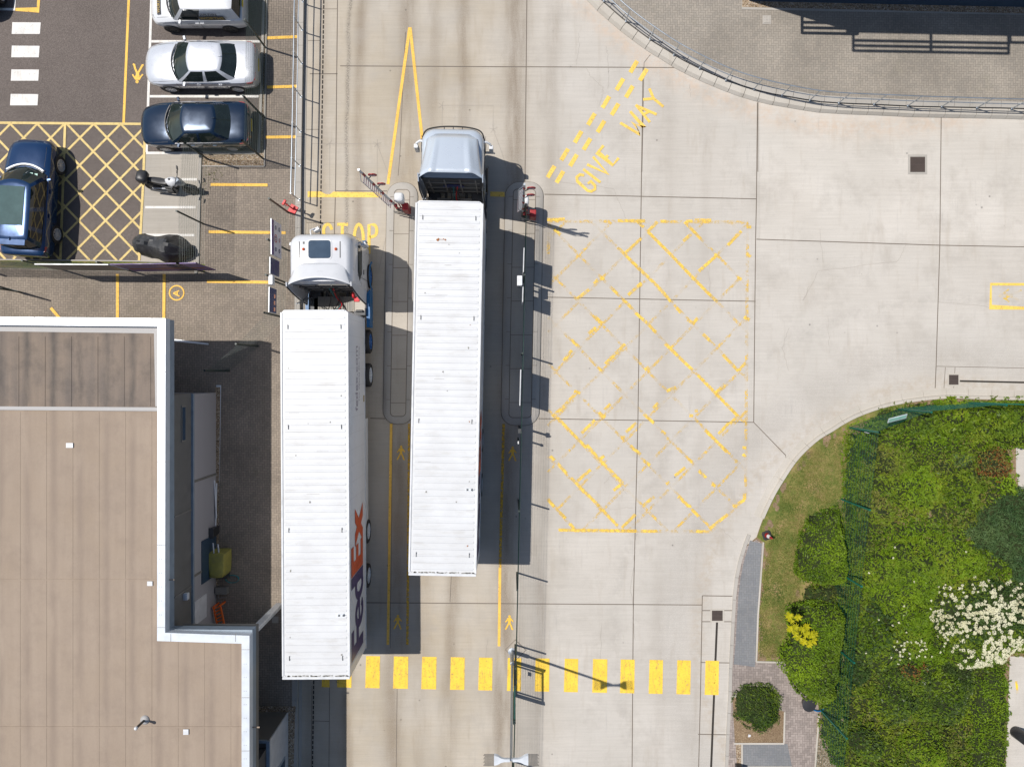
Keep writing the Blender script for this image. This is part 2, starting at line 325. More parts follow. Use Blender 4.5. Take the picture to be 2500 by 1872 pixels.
def troof():
    t = NT('trailer_roof'); o = t.obj(); c = t.mix(t.rng(t.noise(o, 0.9, 5), 0.35, 0.65), (0.63, 0.64, 0.645), (0.58, 0.585, 0.585))
    c = t.mix(t.rng(t.noise(t.map(o, (0.8, 3.5, 1)), 1.2, 6, 0.7), 0.52, 0.75, 0, 0.5), c, (0.42, 0.40, 0.36)); c = t.mix(t.rng(t.noise(o, 9, 6, 0.8), 0.60, 0.72, 0, 0.4), c, (0.36, 0.33, 0.28)); t.fin(c, 0.4)
troof()
plain('rust', (0.30, 0.12, 0.04), 0.9); plain('rubber', (0.022, 0.022, 0.022), 0.75); plain('black_plastic', (0.03, 0.03, 0.032), 0.45)
plain('dark_metal', (0.06, 0.062, 0.065), 0.5, 0.4); plain('grey_frame', (0.22, 0.21, 0.19), 0.6, 0.3)
plain('rim_silver', (0.60, 0.61, 0.63), 0.35, 0.4); plain('rim_blue', (0.03, 0.12, 0.35), 0.4)
plain('silver_paint', (0.58, 0.60, 0.635), 0.30, 0.25, var=0.0, coat=1.0); plain('navy_paint', (0.005, 0.020, 0.048), 0.22, 0.4, var=0.0, coat=1.0)
plain('blue_paint', (0.006, 0.036, 0.11), 0.22, 0.4, var=0.0, coat=1.0); plain('van_white', (0.64, 0.65, 0.66), 0.3, coat=0.8, var=0.03)
plain('cab_silver', (0.53, 0.585, 0.65), 0.30, 0.2, var=0.0, coat=1.0); plain('cab_white', (0.60, 0.61, 0.625), 0.3, coat=0.6, var=0.03)
plain('glass_dark', (0.018, 0.026, 0.024), 0.04, spec=0.8, var=0.3, sc=2); plain('glass_blue', (0.03, 0.06, 0.10), 0.1, spec=0.7)
plain('glass_roof', (0.035, 0.085, 0.085), 0.05, spec=0.8); plain('chrome', (0.85, 0.85, 0.85), 0.12, 1.0)
plain('clear_lens2', (0.2, 0.21, 0.22), 0.1); plain('red_lens', (0.35, 0.015, 0.02), 0.15, coat=1); plain('clear_lens', (0.55, 0.57, 0.58), 0.08, spec=0.8); plain('orange_lens', (0.65, 0.10, 0.01), 0.2, coat=1)
plain('plate_yellow', (0.65, 0.50, 0.04), 0.5); plain('skirt_blue', (0.005, 0.10, 0.26), 0.4); plain('truck_red', (0.55, 0.02, 0.03), 0.5)
plain('barrier_red', (0.30, 0.012, 0.016), 0.5); plain('stand_red', (0.60, 0.03, 0.03), 0.5); plain('orange_plastic', (0.75, 0.13, 0.015), 0.5)
plain('fedex_purple', (0.055, 0.035, 0.12), 0.4); plain('fedex_orange', (0.55, 0.075, 0.015), 0.4); plain('grey_letter', (0.30, 0.27, 0.32), 0.6)
plain('dark_letter', (0.045, 0.04, 0.04), 0.6); plain('gold_letter', (0.35, 0.24, 0.06), 0.6)
plain('sign_purple', (0.10, 0.05, 0.20), 0.5); plain('sign_blue', (0.015, 0.03, 0.12), 0.4); plain('sign_grey', (0.62, 0.62, 0.70), 0.5); plain('sign_red', (0.5, 0.05, 0.07), 0.5)
plain('sign_green', (0.28, 0.5, 0.42), 0.5); plain('cover_black', (0.035, 0.036, 0.038), 0.5, dirt=((0.09, 0.09, 0.09), 5, 0.5, 0.7, 0.6))
plain('cover_yellow', (0.33, 0.30, 0.07), 0.6, dirt=((0.2, 0.19, 0.08), 5, 0.45, 0.7, 0.6)); plain('hose_teal', (0.02, 0.2, 0.22), 0.5)
plain('wall_grey', (0.14, 0.135, 0.125), 0.5); plain('fascia_grey', (0.24, 0.29, 0.34), 0.4); plain('coping', (0.60, 0.64, 0.68), 0.4, 0.1, var=0.05)
plain('wall_light', (0.45, 0.46, 0.48), 0.5); plain('navy_wall', (0.03, 0.06, 0.10), 0.4); plain('white_panel', (0.6, 0.6, 0.62), 0.6); plain('lead_grey', (0.36, 0.35, 0.34), 0.6)
def ribbed():
    t = NT('ribbed_cladding'); x, y, z = t.xyz(t.pos()); fr = t.ma('FRACT', t.ma('MULTIPLY', z, 9.0))
    c = t.mix(t.rng(fr, 0.35, 0.45), (0.36, 0.35, 0.37), (0.44, 0.43, 0.45)); t.fin(c, 0.45, 0.1); t.bump(fr, 0.5, 0.02)
ribbed()
def sidewall():
    t = NT('trailer_side'); x, y, z = t.xyz(t.obj()); fr = t.ma('FRACT', t.ma('MULTIPLY', y, 1/0.62))
    c = t.mix(t.rng(t.ma('ABSOLUTE', t.ma('SUBTRACT', fr, 0.5)), 0.0, 0.025, 0.6, 0.0), (0.68, 0.69, 0.705), (0.48, 0.49, 0.5))
    c = t.mix(t.rng(t.noise(t.obj(), 2, 5), 0.5, 0.8, 0, 0.2), c, (0.4, 0.385, 0.35)); t.fin(c, 0.35)
sidewall()
def roofmat(name, a, b, dirt, lo):
    t = NT(name); p = t.pos(); x, y, z = t.xyz(p); c = t.mix(t.rng(t.noise(t.map(p, (3.0, 0.25, 1)), 1, 5), 0.35, 0.65), a, b)
    c = t.mix(t.rng(t.noise(p, 0.5, 4), 0.45, 0.7, 0, 0.22), c, (0.28, 0.21, 0.14))
    d = t.ma('FRACT', t.ma('MULTIPLY', t.ma('ADD', x, 0.35), 1/0.97)); d = t.ma('ABSOLUTE', t.ma('SUBTRACT', d, 0.5))
    st = t.ma('MULTIPLY', t.rng(d, 0.30, 0.47), t.rng(t.noise(t.map(p, (1.5, 0.35, 1)), 1, 5, 0.65), lo, lo + 0.22))
    c = t.mix(t.ma('MULTIPLY', st, 0.75), c, dirt); c = t.mix(t.rng(t.noise(p, 1.1, 7, 0.7), max(lo, .45) + 0.02, max(lo, .45) + 0.25, 0, 0.5), c, dirt)
    s2 = t.rng(t.noise(p, 40, 3, 0.8), 0.3, 0.7, 0.93, 1.07); c = t.mix(1.0, c, t.comb(s2, s2, s2), 'MULTIPLY'); t.fin(c, 0.8, spec=0.3)
roofmat('roof_tan', (0.298, 0.235, 0.18), (0.322, 0.256, 0.197), (0.24, 0.188, 0.147), 0.34)
roofmat('roof_dirty', (0.215, 0.17, 0.135), (0.155, 0.128, 0.108), (0.075, 0.066, 0.06), 0.36)
def grassmat():
    t = NT('grass_ground'); p = t.pos(); n1 = t.noise(p, 0.9, 5, 0.65); n2 = t.noise(p, 9, 5, 0.75)
    c = t.ramp(t.ma('ADD', t.ma('MULTIPLY', n1, 0.6), t.ma('MULTIPLY', n2, 0.4)), [(0.34, (0.06, 0.10, 0.02)), (0.45, (0.13, 0.15, 0.035)), (0.53, (0.21, 0.185, 0.06)), (0.62, (0.31, 0.22, 0.11))])
    t.fin(c, 0.95, spec=0.2); t.bump(t.noise(p, 60, 3), 0.6, 0.02)
grassmat()
leafy('leaf_cover', [(0.05, 0.095, 0.012), (0.10, 0.165, 0.012), (0.155, 0.22, 0.014), (0.21, 0.255, 0.018)], 0.45)
leafy('leaf_olive', [(0.06, 0.08, 0.015), (0.11, 0.13, 0.02), (0.15, 0.165, 0.03), (0.20, 0.17, 0.05)], 0.7)
leafy('leaf_bright', [(0.075, 0.14, 0.006), (0.13, 0.22, 0.008), (0.20, 0.30, 0.012)], 0.8)
leafy('leaf_hedge', [(0.045, 0.09, 0.006), (0.09, 0.15, 0.008), (0.155, 0.225, 0.014)], 0.9, rough=0.35)
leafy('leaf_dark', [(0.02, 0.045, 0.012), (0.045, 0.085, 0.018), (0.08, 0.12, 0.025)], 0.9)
leafy('leaf_bluegreen', [(0.03, 0.07, 0.022), (0.06, 0.11, 0.035), (0.10, 0.155, 0.05)], 0.9)
leafy('leaf_glossy', [(0.03, 0.055, 0.012), (0.055, 0.09, 0.02), (0.09, 0.13, 0.03)], 0.9, rough=0.25)
leafy('leaf_yellow', [(0.30, 0.30, 0.01), (0.45, 0.42, 0.01), (0.55, 0.48, 0.015)], 0.9)
leafy('leaf_rust', [(0.14, 0.05, 0.015), (0.22, 0.08, 0.02), (0.12, 0.09, 0.03)], 0.9)
leafy('petal', [(0.58, 0.56, 0.34), (0.68, 0.66, 0.46), (0.74, 0.72, 0.54)], 0.9)
leafy('grass_blade', [(0.06, 0.11, 0.018), (0.12, 0.16, 0.03), (0.20, 0.19, 0.05), (0.30, 0.23, 0.10)], 1.1)
# ================================================================ the setting
ZL = 0.2                                                    # the yard left of the lorries stands one high kerb above the road
def PL(px, py): return P(px, py, ZL)
def C(ox, oy, s): return lambda x, y: (ox + x / s, oy + y / s)   # photo crop reading -> photo pixels
m = MB(); m.flat([(-250, -250), (250, -250), (250, 250), (-250, 250)], -0.03); m.build('ground', 'asphalt', kind='structure')
m = MB(); m.flat([P(730, -900), P(3600, -900), P(3600, 3000), P(730, 3000)], 0.0); m.build('road', 'road_concrete', kind='structure')
LE = [(748, -900), (741, 0), (735, 390), (730, 1000), (725, 1872), (720, 3000)]
m = MB(); m.prism([PL(-1500, -900)] + [PL(x-12, y) for x, y in LE] + [PL(-1500, 3000)], -0.02, ZL - 0.004); m.build('paving', 'block_paving', kind='structure')
m = MB()                                                   # concrete edging course on top of the high kerb
a = [PL(x, y) for x, y in LE]; b = [PL(x-13, y) for x, y in LE]
for i in range(len(a)-1):
    n = max(1, int(abs(a[i+1][1]-a[i][1]) / 0.91))
    for k in range(n):
        t0, t1 = k/n, (k+1)/n - 0.008/abs(a[i+1][1]-a[i][1])
        q = lambda p, r_, t: (p[0]+(r_[0]-p[0])*t, p[1]+(r_[1]-p[1])*t)
        m.prism([q(a[i], a[i+1], t0), q(a[i], a[i+1], t1), q(b[i], b[i+1], t1), q(b[i], b[i+1], t0)], -0.02, ZL + 0.004)
m.build('kerb', 'kerb_grey', kind='structure')
# low channel course at the foot of the kerb
m = MB(); c0 = [P(x+4, y) for x, y in LE]; c1 = [P(x+11, y) for x, y in LE]
for i in range(len(c0)-1): m.prism([c0[i], c1[i], c1[i+1], c0[i+1]], 0.0, 0.02)
m.build('channel', 'kerb_grey', kind='structure')
# car park asphalt, motorcycle bay, gravel, kerb lines of the left yard
Z1 = ZL + 0.002
m = MB(); m.flat([PL(-1500, -900), PL(646, -900), PL(639, 0), PL(630, 300), PL(626, 372), PL(356, 372), PL(352, 450), PL(343, 637), PL(-1500, 632)], Z1); m.build('car_park', 'asphalt', kind='structure')
m = MB(); m.flat([PL(356, 373), PL(487, 373), PL(483, 500), PL(480, 640), PL(343, 640)], Z1); m.build('motorcycle_bay', 'bay_concrete', kind='structure')
m = MB()
for q in ([(-300, 632), (345, 638), (500, 645), (500, 662), (345, 657), (-300, 650)],): m.flat([PL(*p) for p in q], Z1)
m.build('grass_strip', 'grass_ground', kind='structure')
m = MB(); m.flat([PL(*p) for p in ((648, -900), (657, -900), (650, 0), (645, 200), (641, 372), (646, 377), (646, 407), (494, 405), (496, 378), (634, 378), (638, 200), (641, 0))], Z1 + 0.002); m.build('gravel_bed', 'gravel', kind='structure')
m = MB()
for q, wd in (([(655, -900), (645, 0), (636, 290), (632, 374), (496, 374)], 6), ([(658, -900), (652, 0), (647, 300), (646, 407), (494, 406)], 3), ([(490, 372), (486, 500), (483, 642), (478, 668)], 7), ([(-300, 631), (345, 638), (484, 642)], 3)):
    pts = [PL(*p) for p in q]
    for i in range(len(pts)-1):
        d = (Vector(pts[i+1]) - Vector(pts[i])).normalized(); nn = Vector((-d.y, d.x)) * wd * PX / 2; A, B = Vector(pts[i]), Vector(pts[i+1])
        m.prism([A-nn, B-nn, B+nn, A+nn], ZL - 0.01, ZL + 0.05 - i*0.003)
m.build('kerb', 'kerb_grey', kind='structure')
m = MB(); m.flat([PL(427, 828), PL(510, 838), PL(510, 842), PL(427, 834)], Z1 + 0.03); m.flat([PL(528, 940), PL(540, 940), PL(536, 1180), PL(526, 1180)], Z1); m.build('edging', 'pale_metal', kind='structure')
m = MB(); m.flat([PL(526, 945), PL(538, 945), PL(533, 1430), PL(524, 1430)], Z1 + 0.004); m.flat([PL(560, 1723), PL(722, 1723), PL(720, 1760), PL(712, 2100), PL(700, 2100), PL(703, 1745), PL(560, 1740)], Z1 + 0.004); m.build('gravel_bed', 'gravel', kind='structure')
# ---- traffic islands
def rrect(x0, y0, x1, y1, r, dx=0.0, n=7):                 # photo pixels; dx = sideways drift from top to bottom
    o = []
    for cx, cy, a0 in ((x1-r, y0+r, 270), (x1-r, y1-r, 0), (x0+r, y1-r, 90), (x0+r, y0+r, 180)):
        for k in range(n):
            a = R(a0 + 90*k/(n-1)); X = cx + r*math.cos(a); Y = cy + r*math.sin(a)
            o.append(P(X + dx*(Y-y0)/(y1-y0), Y))
    return o
def island(x0, y0, x1, y1, dx):
    def ring(i, r, z): return [(p[0], p[1], z) for p in rrect(x0+i, y0+i, x1-i, y1-i, r, dx)]
    m = MB(); m.loft([ring(0, 34, -0.01), ring(0.5, 33.5, 0.05), ring(9, 27, 0.13), ring(19, 10, 0.145)], False, False); m.build('traffic_island', 'kerb_grey', smooth=30, kind='structure')
    m = MB(); m.loft([ring(19, 10, 0.145), ring(20, 9, 0.147)], False, True); m.build('traffic_island', 'island_concrete', kind='structure')
    j = MB(); q = ring(19.3, 10, 0.149) + [ring(19.3, 10, 0.149)[0]]; j.line([p[:2] for p in q], 0.028, 0.152)
    q = ring(0, 34, 0)+[ring(0, 34, 0)[0]]; j.line([p[:2] for p in q], 0.035, 0.006)
    yy = y0 + 45
    while yy < y1 - 40:
        f = (yy-y0)/(y1-y0); j.line([P(x0+dx*f+20, yy), P(x1+dx*f-20, yy)], 0.02, 0.151)
        for s0, s1 in ((x0+9, x0+19), (x1-19, x1-9)): j.line([P(s0+dx*f, yy-8), P(s1+dx*f, yy-8)], 0.015, 0.151)
        yy += 82
    j.build('expansion_joints', 'joint', kind='structure')
island(945, 446, 1021, 1035, -10); island(1234, 445, 1327, 1038, -11)
# ---- upper right pavement behind the curved kerb
a1 = C(1400, 0, 3.943); a2 = C(1940, 0, 3.943)
KC = [(1300, -130), (1370, -62)] + [a1(*p) for p in ((125,0),(230,110),(350,215),(465,312),(595,410),(720,500),(860,585),(990,668),(1135,742),(1280,808),(1430,870),(1575,925),(1730,972),(1880,1008),(2040,1035))] + \
     [a2(*p) for p in ((65,1062),(220,1085),(375,1095),(525,1103),(730,1110),(930,1120),(1150,1130),(1560,1138),(1970,1145),(2200,1152))] + [(2900, 300), (3600, 315)]
KW = [P(*p) for p in KC]
def band(name, mat, pts, prof, seg=0.62, gap=0.012, start=0.0):   # stones laid along a curve; prof: (offset, z)
    fine = []; 
    for i in range(len(pts)-1):
        A, B = Vector(pts[i]), Vector(pts[i+1]); n = max(1, int((B-A).length/0.08))
        fine += [tuple(A.lerp(B, k/n)) for k in range(n)]
    fine.append(pts[-1]); rows = [offset(fine, d) for d, z in prof]; mb = MB(); s = start; i0 = 0
    acc = 0.0; idx = [0]
    for i in range(1, len(fine)):
        acc += math.dist(fine[i], fine[i-1])
        if acc >= seg: idx.append(i); acc = 0
    for u, v in zip(idx[:-1], idx[1:]):
        rings = []
        for i in range(u, v+1):
            j = i; f = 0
            row = [(rows[k][i][0], rows[k][i][1], prof[k][1]) for k in range(len(prof))]
            if i == v:
                pr = [(rows[k][i-1][0], rows[k][i-1][1], prof[k][1]) for k in range(len(prof))]; ln = math.dist(fine[i], fine[i-1]) or 1
                row = [tuple(a_*(1-gap/ln)+b_*(gap/ln) for a_, b_ in zip(r0, r1)) for r0, r1 in zip(row, pr)]
            rings.append(row)
        mb.loft(rings, True, True, closed=True)
    return mb.build(name, mat, kind='structure')
band('kerb', 'kerb_concrete', KW, [(-0.0, -0.02), (0.0, 0.03), (0.10, 0.16), (0.36, 0.19), (0.36, -0.02)], 0.62, 0.02)
band('kerb', 'kerb_grey', KW, [(0.40, -0.02), (0.40, 0.235), (0.65, 0.26), (0.65, -0.02)], 0.66, 0.018)
m = MB(); o = offset(KW, 0.655); m.prism(o + [P(3600, -900), P(1250, -900)], -0.02, 0.25); m.build('pavement', 'block_grey', kind='structure')
m = MB(); g = [P(x, y, .25) for x, y in ((1811, -60), (1811, 19.5), (2600, 38), (2600, 20), (1830, 4), (1830, -60))]; m.flat(g, 0.254); m.build('gravel_bed', 'gravel', kind='structure')
m = MB(); m.line([P(1811, -60, .25), P(1811, 21, .25), P(2700, 40, .25)], 0.05, 0.262); m.build('edging', 'kerb_grey', kind='structure')
# ---- lower right kerb, footpath, verge
b1 = C(1740, 1200, 5.52); b2 = C(1760, 1560, 5.307); b3 = C(2020, 920, 4.6)
KR = [b3(2208+900, 170), (2500, 953)] + [b3(*p) for p in ((1700,140),(1400,130),(1200,140),(960,168),(720,208),(500,268),(270,355),(100,445),(0,510))] + [(1985,1052),(1950,1082),(1921,1114),(1893,1156)] + [b1(*p) for p in ((700,0),(555,315),(465,570))]
KR2 = [b1(465,570)] + [b1(*p) for p in ((410,720),(345,930),(300,1150),(270,1400),(255,1656))] + [b2(*p) for p in ((120,50),(105,350),(95,720),(80,1000),(65,1300),(50,1656))] + [(1765, 2300)]
KRW = catmull([P(*p) for p in KR], 3); KR2W = [P(*p) for p in KR2]
band('kerb', 'kerb_concrete', KRW, [(0.0, -0.02), (0.0, 0.012), (0.27, 0.03), (0.29, 0.11), (0.42, 0.12), (0.42, -0.02)], 0.915)
band('kerb', 'kerb_grey', KR2W, [(0.0, -0.02), (0.0, 0.05), (0.13, 0.06), (0.13, -0.02)], 0.915)
m = MB(); inn = offset(KRW, 0.42) + offset(KR2W, 0.13)[1:]
m.prism(inn + [P(3600, 2300), P(3600, 980)], -0.02, 0.05); m.build('planting_bed', 'soil', kind='structure')
m = MB(); m.flat(offset(KRW, 0.42)[15:] + [P(1866, 1325), P(1850, 1500), P(1846, 1612), P(1920, 1616), P(1990, 1560), P(2080, 1400), P(2062, 1300), P(2066, 1100), P(2074, 1045)], 0.056); m.build('verge', 'grass_ground', kind='structure')
m = MB(); kk = offset(KR2W, 0.13)
path = kk[1:] + [P(1985, 2300), P(1988, 1872), P(1997, 1740), P(1990, 1600), P(1918, 1613), P(1843, 1611), P(1850, 1480), P(1860, 1326), P(1845, 1316)]
m.flat(path, 0.060); m.build('footpath', 'block_path', kind='structure')
m = MB(); m.flat([P(1829, 1318), P(1859, 1326), P(1849, 1480), P(1843, 1611), P(1842, 1626), P(1790, 1619)] + [P(x+8, y) for x, y in (b2(140, 50), b1(280, 1656), b1(295, 1400), b1(325, 1150), b1(370, 930), b1(435, 720))], 0.064)
m.flat([P(1811, 1814), P(1921, 1813), P(1932, 1868), P(1811, 1867)], 0.064); m.build('footpath', 'block_slate', kind='structure')
m = MB(); m.flat([P(1787, 1698), P(1914, 1735), P(1911, 1811), P(1793, 1810)], 0.066); m.flat([P(1795, 1813), P(1808, 1813), P(1808, 1869), P(1798, 1869)], 0.066); m.build('planting_bed', 'soil', kind='structure')
m = MB(); m.flat([P(1796, 1812), P(1809, 1812), P(1809, 1869), P(1799, 1869)], 0.070); m.flat([P(1811, 1869), P(1930, 1870), P(1930, 1885), P(1811, 1885)], 0.07); m.flat([P(1993, 1750), P(2060, 1750), P(2060, 1890), P(1989, 1890)], 0.062); m.build('gravel_bed', 'gravel', kind='structure')
m = MB()
for q in ([(1862, 1322), (1855, 1420), (1849, 1500), (1845, 1613)], [(1844, 1613), (1920, 1615)], [(1786, 1697), (1840, 1698)], [(1914, 1735), (1912, 1811)], [(1790, 1812), (1913, 1812)], [(1810, 1813), (1810, 1869)], [(1810, 1869), (1932, 1869)], [(1998, 1745), (1993, 1800), (1988, 1872)]):
    m.line([P(*p) for p in q], 0.07, 0.085, 0.0006)
m.build('edging', 'kerb_concrete', kind='structure')
m = MB(); m.prism([P(2463, 1600), P(2900, 1600), P(2900, 2300), P(2453, 2300), P(2453, 1872)], 0.04, 0.075); m.prism([P(2478, 1060), P(2560, 1060), P(2560, 1240), P(2490, 1220), P(2478, 1150)], 0.04, 0.075); m.build('path', 'road_concrete', kind='structure')
rq = random.Random(21); m = MB()
for line, n in (([(1868, 1330), (1858, 1420), (1853, 1500), (1850, 1600)], 26), ([(1856, 1603), (1920, 1606)], 10), ([(1862, 1310), (1893, 1235), (1930, 1165), (1972, 1110), (2020, 1072), (2062, 1052)], 20), ([(2064, 1060), (2058, 1150), (2056, 1235)], 16), ([(1975, 1290), (1950, 1350), (1940, 1450), (1925, 1480)], 9)):
    for k in range(n):
        t_ = rq.random()*(len(line)-1); i = int(t_); f = t_-i; x = line[i][0]+(line[i+1][0]-line[i][0])*f+rq.uniform(-7, 7); y = line[i][1]+(line[i+1][1]-line[i][1])*f+rq.uniform(-5, 5); s_ = rq.uniform(3, 9)
        m.flat([P(x+s_*rq.uniform(.5, 1.2)*math.cos(a_*.785), y+1.6*s_*rq.uniform(.5, 1.2)*math.sin(a_*.785)) for a_ in range(8)], .0585+k*.00004)
m.build('bare_soil', 'soil', kind='structure')
# ---- joints and cracks in the concrete
m = MB(); zj = 0.004
J = [[(735,143),(1140,145),(1572,147)], [(731,-40),(729,0),(725,400),(722,520)], [(1138,-40),(1138,0),(1134,400)], [(1389,147),(1385,425),(1378,905),(1368,1305),(1365,1700)], [(1176,420),(1635,430)], [(724,413),(836,413)],
     [(1636,222),(1634,430),(1632,520),(1628,912),(1697,983)], [(2033,255),(2030,530),(2022,790),(2020,838)], [(1634,517),(2030,530),(2300,535)], [(1182,642),(1632,651)], [(1163,904),(1628,912)], [(800,903),(832,904)],
     [(690,1300),(795,1301),(1517,1306)], [(1517,1286),(1582,1287)], [(1517,1286),(1513,1500),(1508,1700)], [(1508,1585),(1568,1586)], [(1513,1430),(1577,1431)], [(1516,1318),(1581,1318)], [(1516,1342),(1581,1342)], [(669,160),(729,160)],
     [(690,20),(728,20)], [(662,481),(722,481)], [(2022,791),(2300,797)], [(2042,793),(2039,838)], [(2063,793),(2060,838)], [(858,1480),(855,1720)], [(848,905),(843,1400)], [(676,1556),(712,1557)], [(712,1480),(710,1720)], [(674,1480),(672,1720)], [(876,70),(872,145),(864,330),(860,380)], [(665,88),(690,88)], [(660,280),(690,280)],
     [(1697,983),(1700,1010)], [(975,1240),(972,1300)]]
for k, q in enumerate(J): m.line([D(*p) for p in q], 0.036 if k < 20 else 0.022, zj + 0.0002*(k % 9))
m.line([P(x, y) for x, y in (a1(740,528), a1(680,605), a1(678,660), a1(675,900), a1(660,1656))], 0.022, zj)
m.line([P(x, y) for x, y in (a1(1777,985), a1(1775,1656))], 0.03, zj)
m.build('expansion_joints', 'joint', kind='structure')
m = MB(); rc = random.Random(3)
def crack(pts, wd=0.011):
    out = []
    for i in range(len(pts)-1):
        for k in range(7):
            t = k/7; out.append((pts[i][0]+(pts[i+1][0]-pts[i][0])*t+rc.uniform(-2.2,2.2), pts[i][1]+(pts[i+1][1]-pts[i][1])*t+rc.uniform(-2.2,2.2)))
    out.append(pts[-1]); m.line([P(*p) for p in out], wd*0.8, 0.0045, 0.0001)
for q in ([a1(55,320), a1(50,470), a1(25,630)], [a1(310,440), a1(330,540), a1(330,650), a1(340,690), a1(330,860)], [a1(125,670), a1(190,760), a1(285,850), a1(280,920), a1(245,1030)], [a1(1115,820), a1(1130,940)], [(1925,800),(1910,850),(1925,905)],
          [(2210,600),(2190,640),(2000,660),(1960,735),(1975,700)], [(2022,770),(2024,845)], [(2290,738),(2400,747),(2420,752)], [(1475,1180),(1490,1160),(1530,1205)], [(1482,1240),(1545,1240)], [(1190,1560),(1186,1620)], [(1470,1520),(1462,1640)], [(1760,1290),(1800,1325)], [(1345,440),(1500,462),(1530,540)], [(2000,560),(2010,640)], [(1730,640),(1735,730)], [(1555,1300),(1540,1440),(1550,1560)]): crack(q)
for cx, cy in ((1204, 316), (921, 351), (805, 351), (1079, 258)):
    for k in range(5):
        a = R(72*k + cx); m.line([P(cx, cy), P(cx+11*math.cos(a), cy+11*math.sin(a))], 0.012, 0.0047, 0.0001)
m.line([P(1079, 258), P(1204, 258), P(1204, 316)], 0.012, 0.005); m.line([P(1080, 258), P(1079, 312)], 0.012, 0.0051); m.line([P(760, 351), P(930, 352)], 0.012, 0.005); m.line([P(805, 351), P(805, 466)], 0.012, 0.0051); m.line([P(921, 352), P(921, 466)], 0.012, 0.0052)
m.line([P(1204, 316), P(1226, 375), P(1242, 430)], 0.014, 0.0053); m.line([P(921, 352), P(946, 420)], 0.014, 0.0053); m.line([P(946, 560), P(925, 660)], 0.014, 0.0053)
m.build('cracks', 'crack', kind='structure')
# ---- slot drains
m = MB()
y = -60
while y < 1872:
    x = 790.5 - 0.0147*y; m.line([P(x, y), P(x-0.0147*9, y+9)], 0.055, 0.007); y += 12.2
y = 1520
x0, y0 = b2(0,0)
for q, wd in (([(1750.5, 1515), (1736, 1872), (1728, 2100)], 0.09), ([(2342, 930), (2500, 933.5), (2900, 942)], 0.075)): m.line([P(*p) for p in q], wd, 0.007)
m.build('slot_drain', 'black_slot', kind='structure')
# ---- painted markings on the road
m = MB(); zm = 0.009
zeb = [(697,713),(730,760),(791,821),(851,882),(912,943),(974,1004),(1035,1064),(1097,1126),(1157,1187),(1220,1249),(1281,1312),(1341,1371),(1403,1432),(1463,1492),(1524,1553)]
for a, b in zeb:
    t = 1416 + (a-791)*0.0135; bt = 1485 + (a-791)*0.020
    m.flat([D(a, t), D(b, t+0.6), D(b-1, bt+0.6), D(a-2, bt)], zm)
m.build('road_markings', 'yellow_zebra', kind='structure')
m = MB()
c3 = [(580,645),(447,815),(312,985),(173,1150),(45,1320),(-85,1490),(-215,1655)]; c4 = [(673,722),(538,885),(400,1055),(265,1220),(130,1390),(0,1545),(-130,1705)]
for q in c3 + c4:
    x, y = a1(*q); m.line([P(x+8.5, y-14), P(x-8.5, y+14)], 10.5*PX, zm)
ST = lambda pts: m.line([P(*p) for p in pts], 6.6*PX, zm, 0.0004)
e1 = C(1320, 320, 9.2)
for q in (((730,855),(770,950),(865,1030)), ((670,960),(765,952)), ((600,1012),(735,1180)), ((600,1018),(800,1105)), ((672,1108),(735,1070)), ((450,1185),(640,1298),(572,1182),(680,1228),(545,1075))): ST([a1(*p) for p in q])
for q in (((1410,330),(1280,490),(1620,770),(1750,610)), ((1440,640),(1510,550)), ((1040,755),(1500,960),(1175,580)), ((955,860),(1340,1160)), ((975,1000),(880,980),(810,1040),(820,1130),(1050,1340),(1130,1360),(1220,1310),(1220,1230),(1120,1130),(1060,1190))): ST([e1(*p) for p in q])
m.build('road_markings', 'yellow_paint', kind='structure')
m = MB()
for a, b, wd in (((885,60),(838,398),6), ((886,60),(912,300),6)): m.line([D(*a), D(*b)], wd*1.2*PX, zm, 0.0005)
m.build('road_markings', 'yellow_lane', kind='structure'); m = MB()
f1 = C(600, 400, 5.52)
m.flat([P(*f1(*p)) for p in ((835,372),(1010,375),(1075,410),(1135,412),(1180,378),(1790,385),(1845,455),(835,452))], zm); m.flat([P(1197, 468), P(1232, 469), P(1232, 481), P(1197, 480)], zm)
S6 = lambda pts, wd=7.4: m.line([P(*p) for p in pts], wd*PX, zm, 0.0004)
def arc(cx, cy, rx, ry, a0, a1_, n=10): return [(cx+rx*math.cos(R(a0+(a1_-a0)*k/n)), cy+ry*math.sin(R(a0+(a1_-a0)*k/n))) for k in range(n+1)]
S6(arc(800, 564, 10, 16, -10, -180) + arc(800, 600, 10, 16, 90-90, 170)[0:0] + [(791, 575), (808, 590)] + arc(799, 603, 10, 14, -10, 180))
S6([(823, 548), (850, 548)]); S6([(836, 549), (835, 620)]); S6(arc(876, 583, 11, 35, 0, 360, 20)); S6([(901, 620), (901, 549), (912, 549)] + arc(912, 563, 8, 14, -80, 80) + [(903, 580)])
m.build('road_markings', 'yellow_paint', kind='structure')
m = MB()
for a, b, wd in (((845,915),(838,1392),6), ((1080,1225),(1078,1395),6)): m.line([D(*a), D(*b)], wd*1.1*PX, zm, 0.0005)
m.build('road_markings', 'yellow_lane', kind='structure')
m = MB()
for a, b, wd in (((884,915),(880,1392),5.5), ((1088,915),(1080,1225),6)): m.line([D(*a), D(*b)], wd*1.1*PX, zm, 0.0005)
m.build('road_markings', 'yellow_dark', kind='structure')  # darker yellow with more gaps than the other lane lines
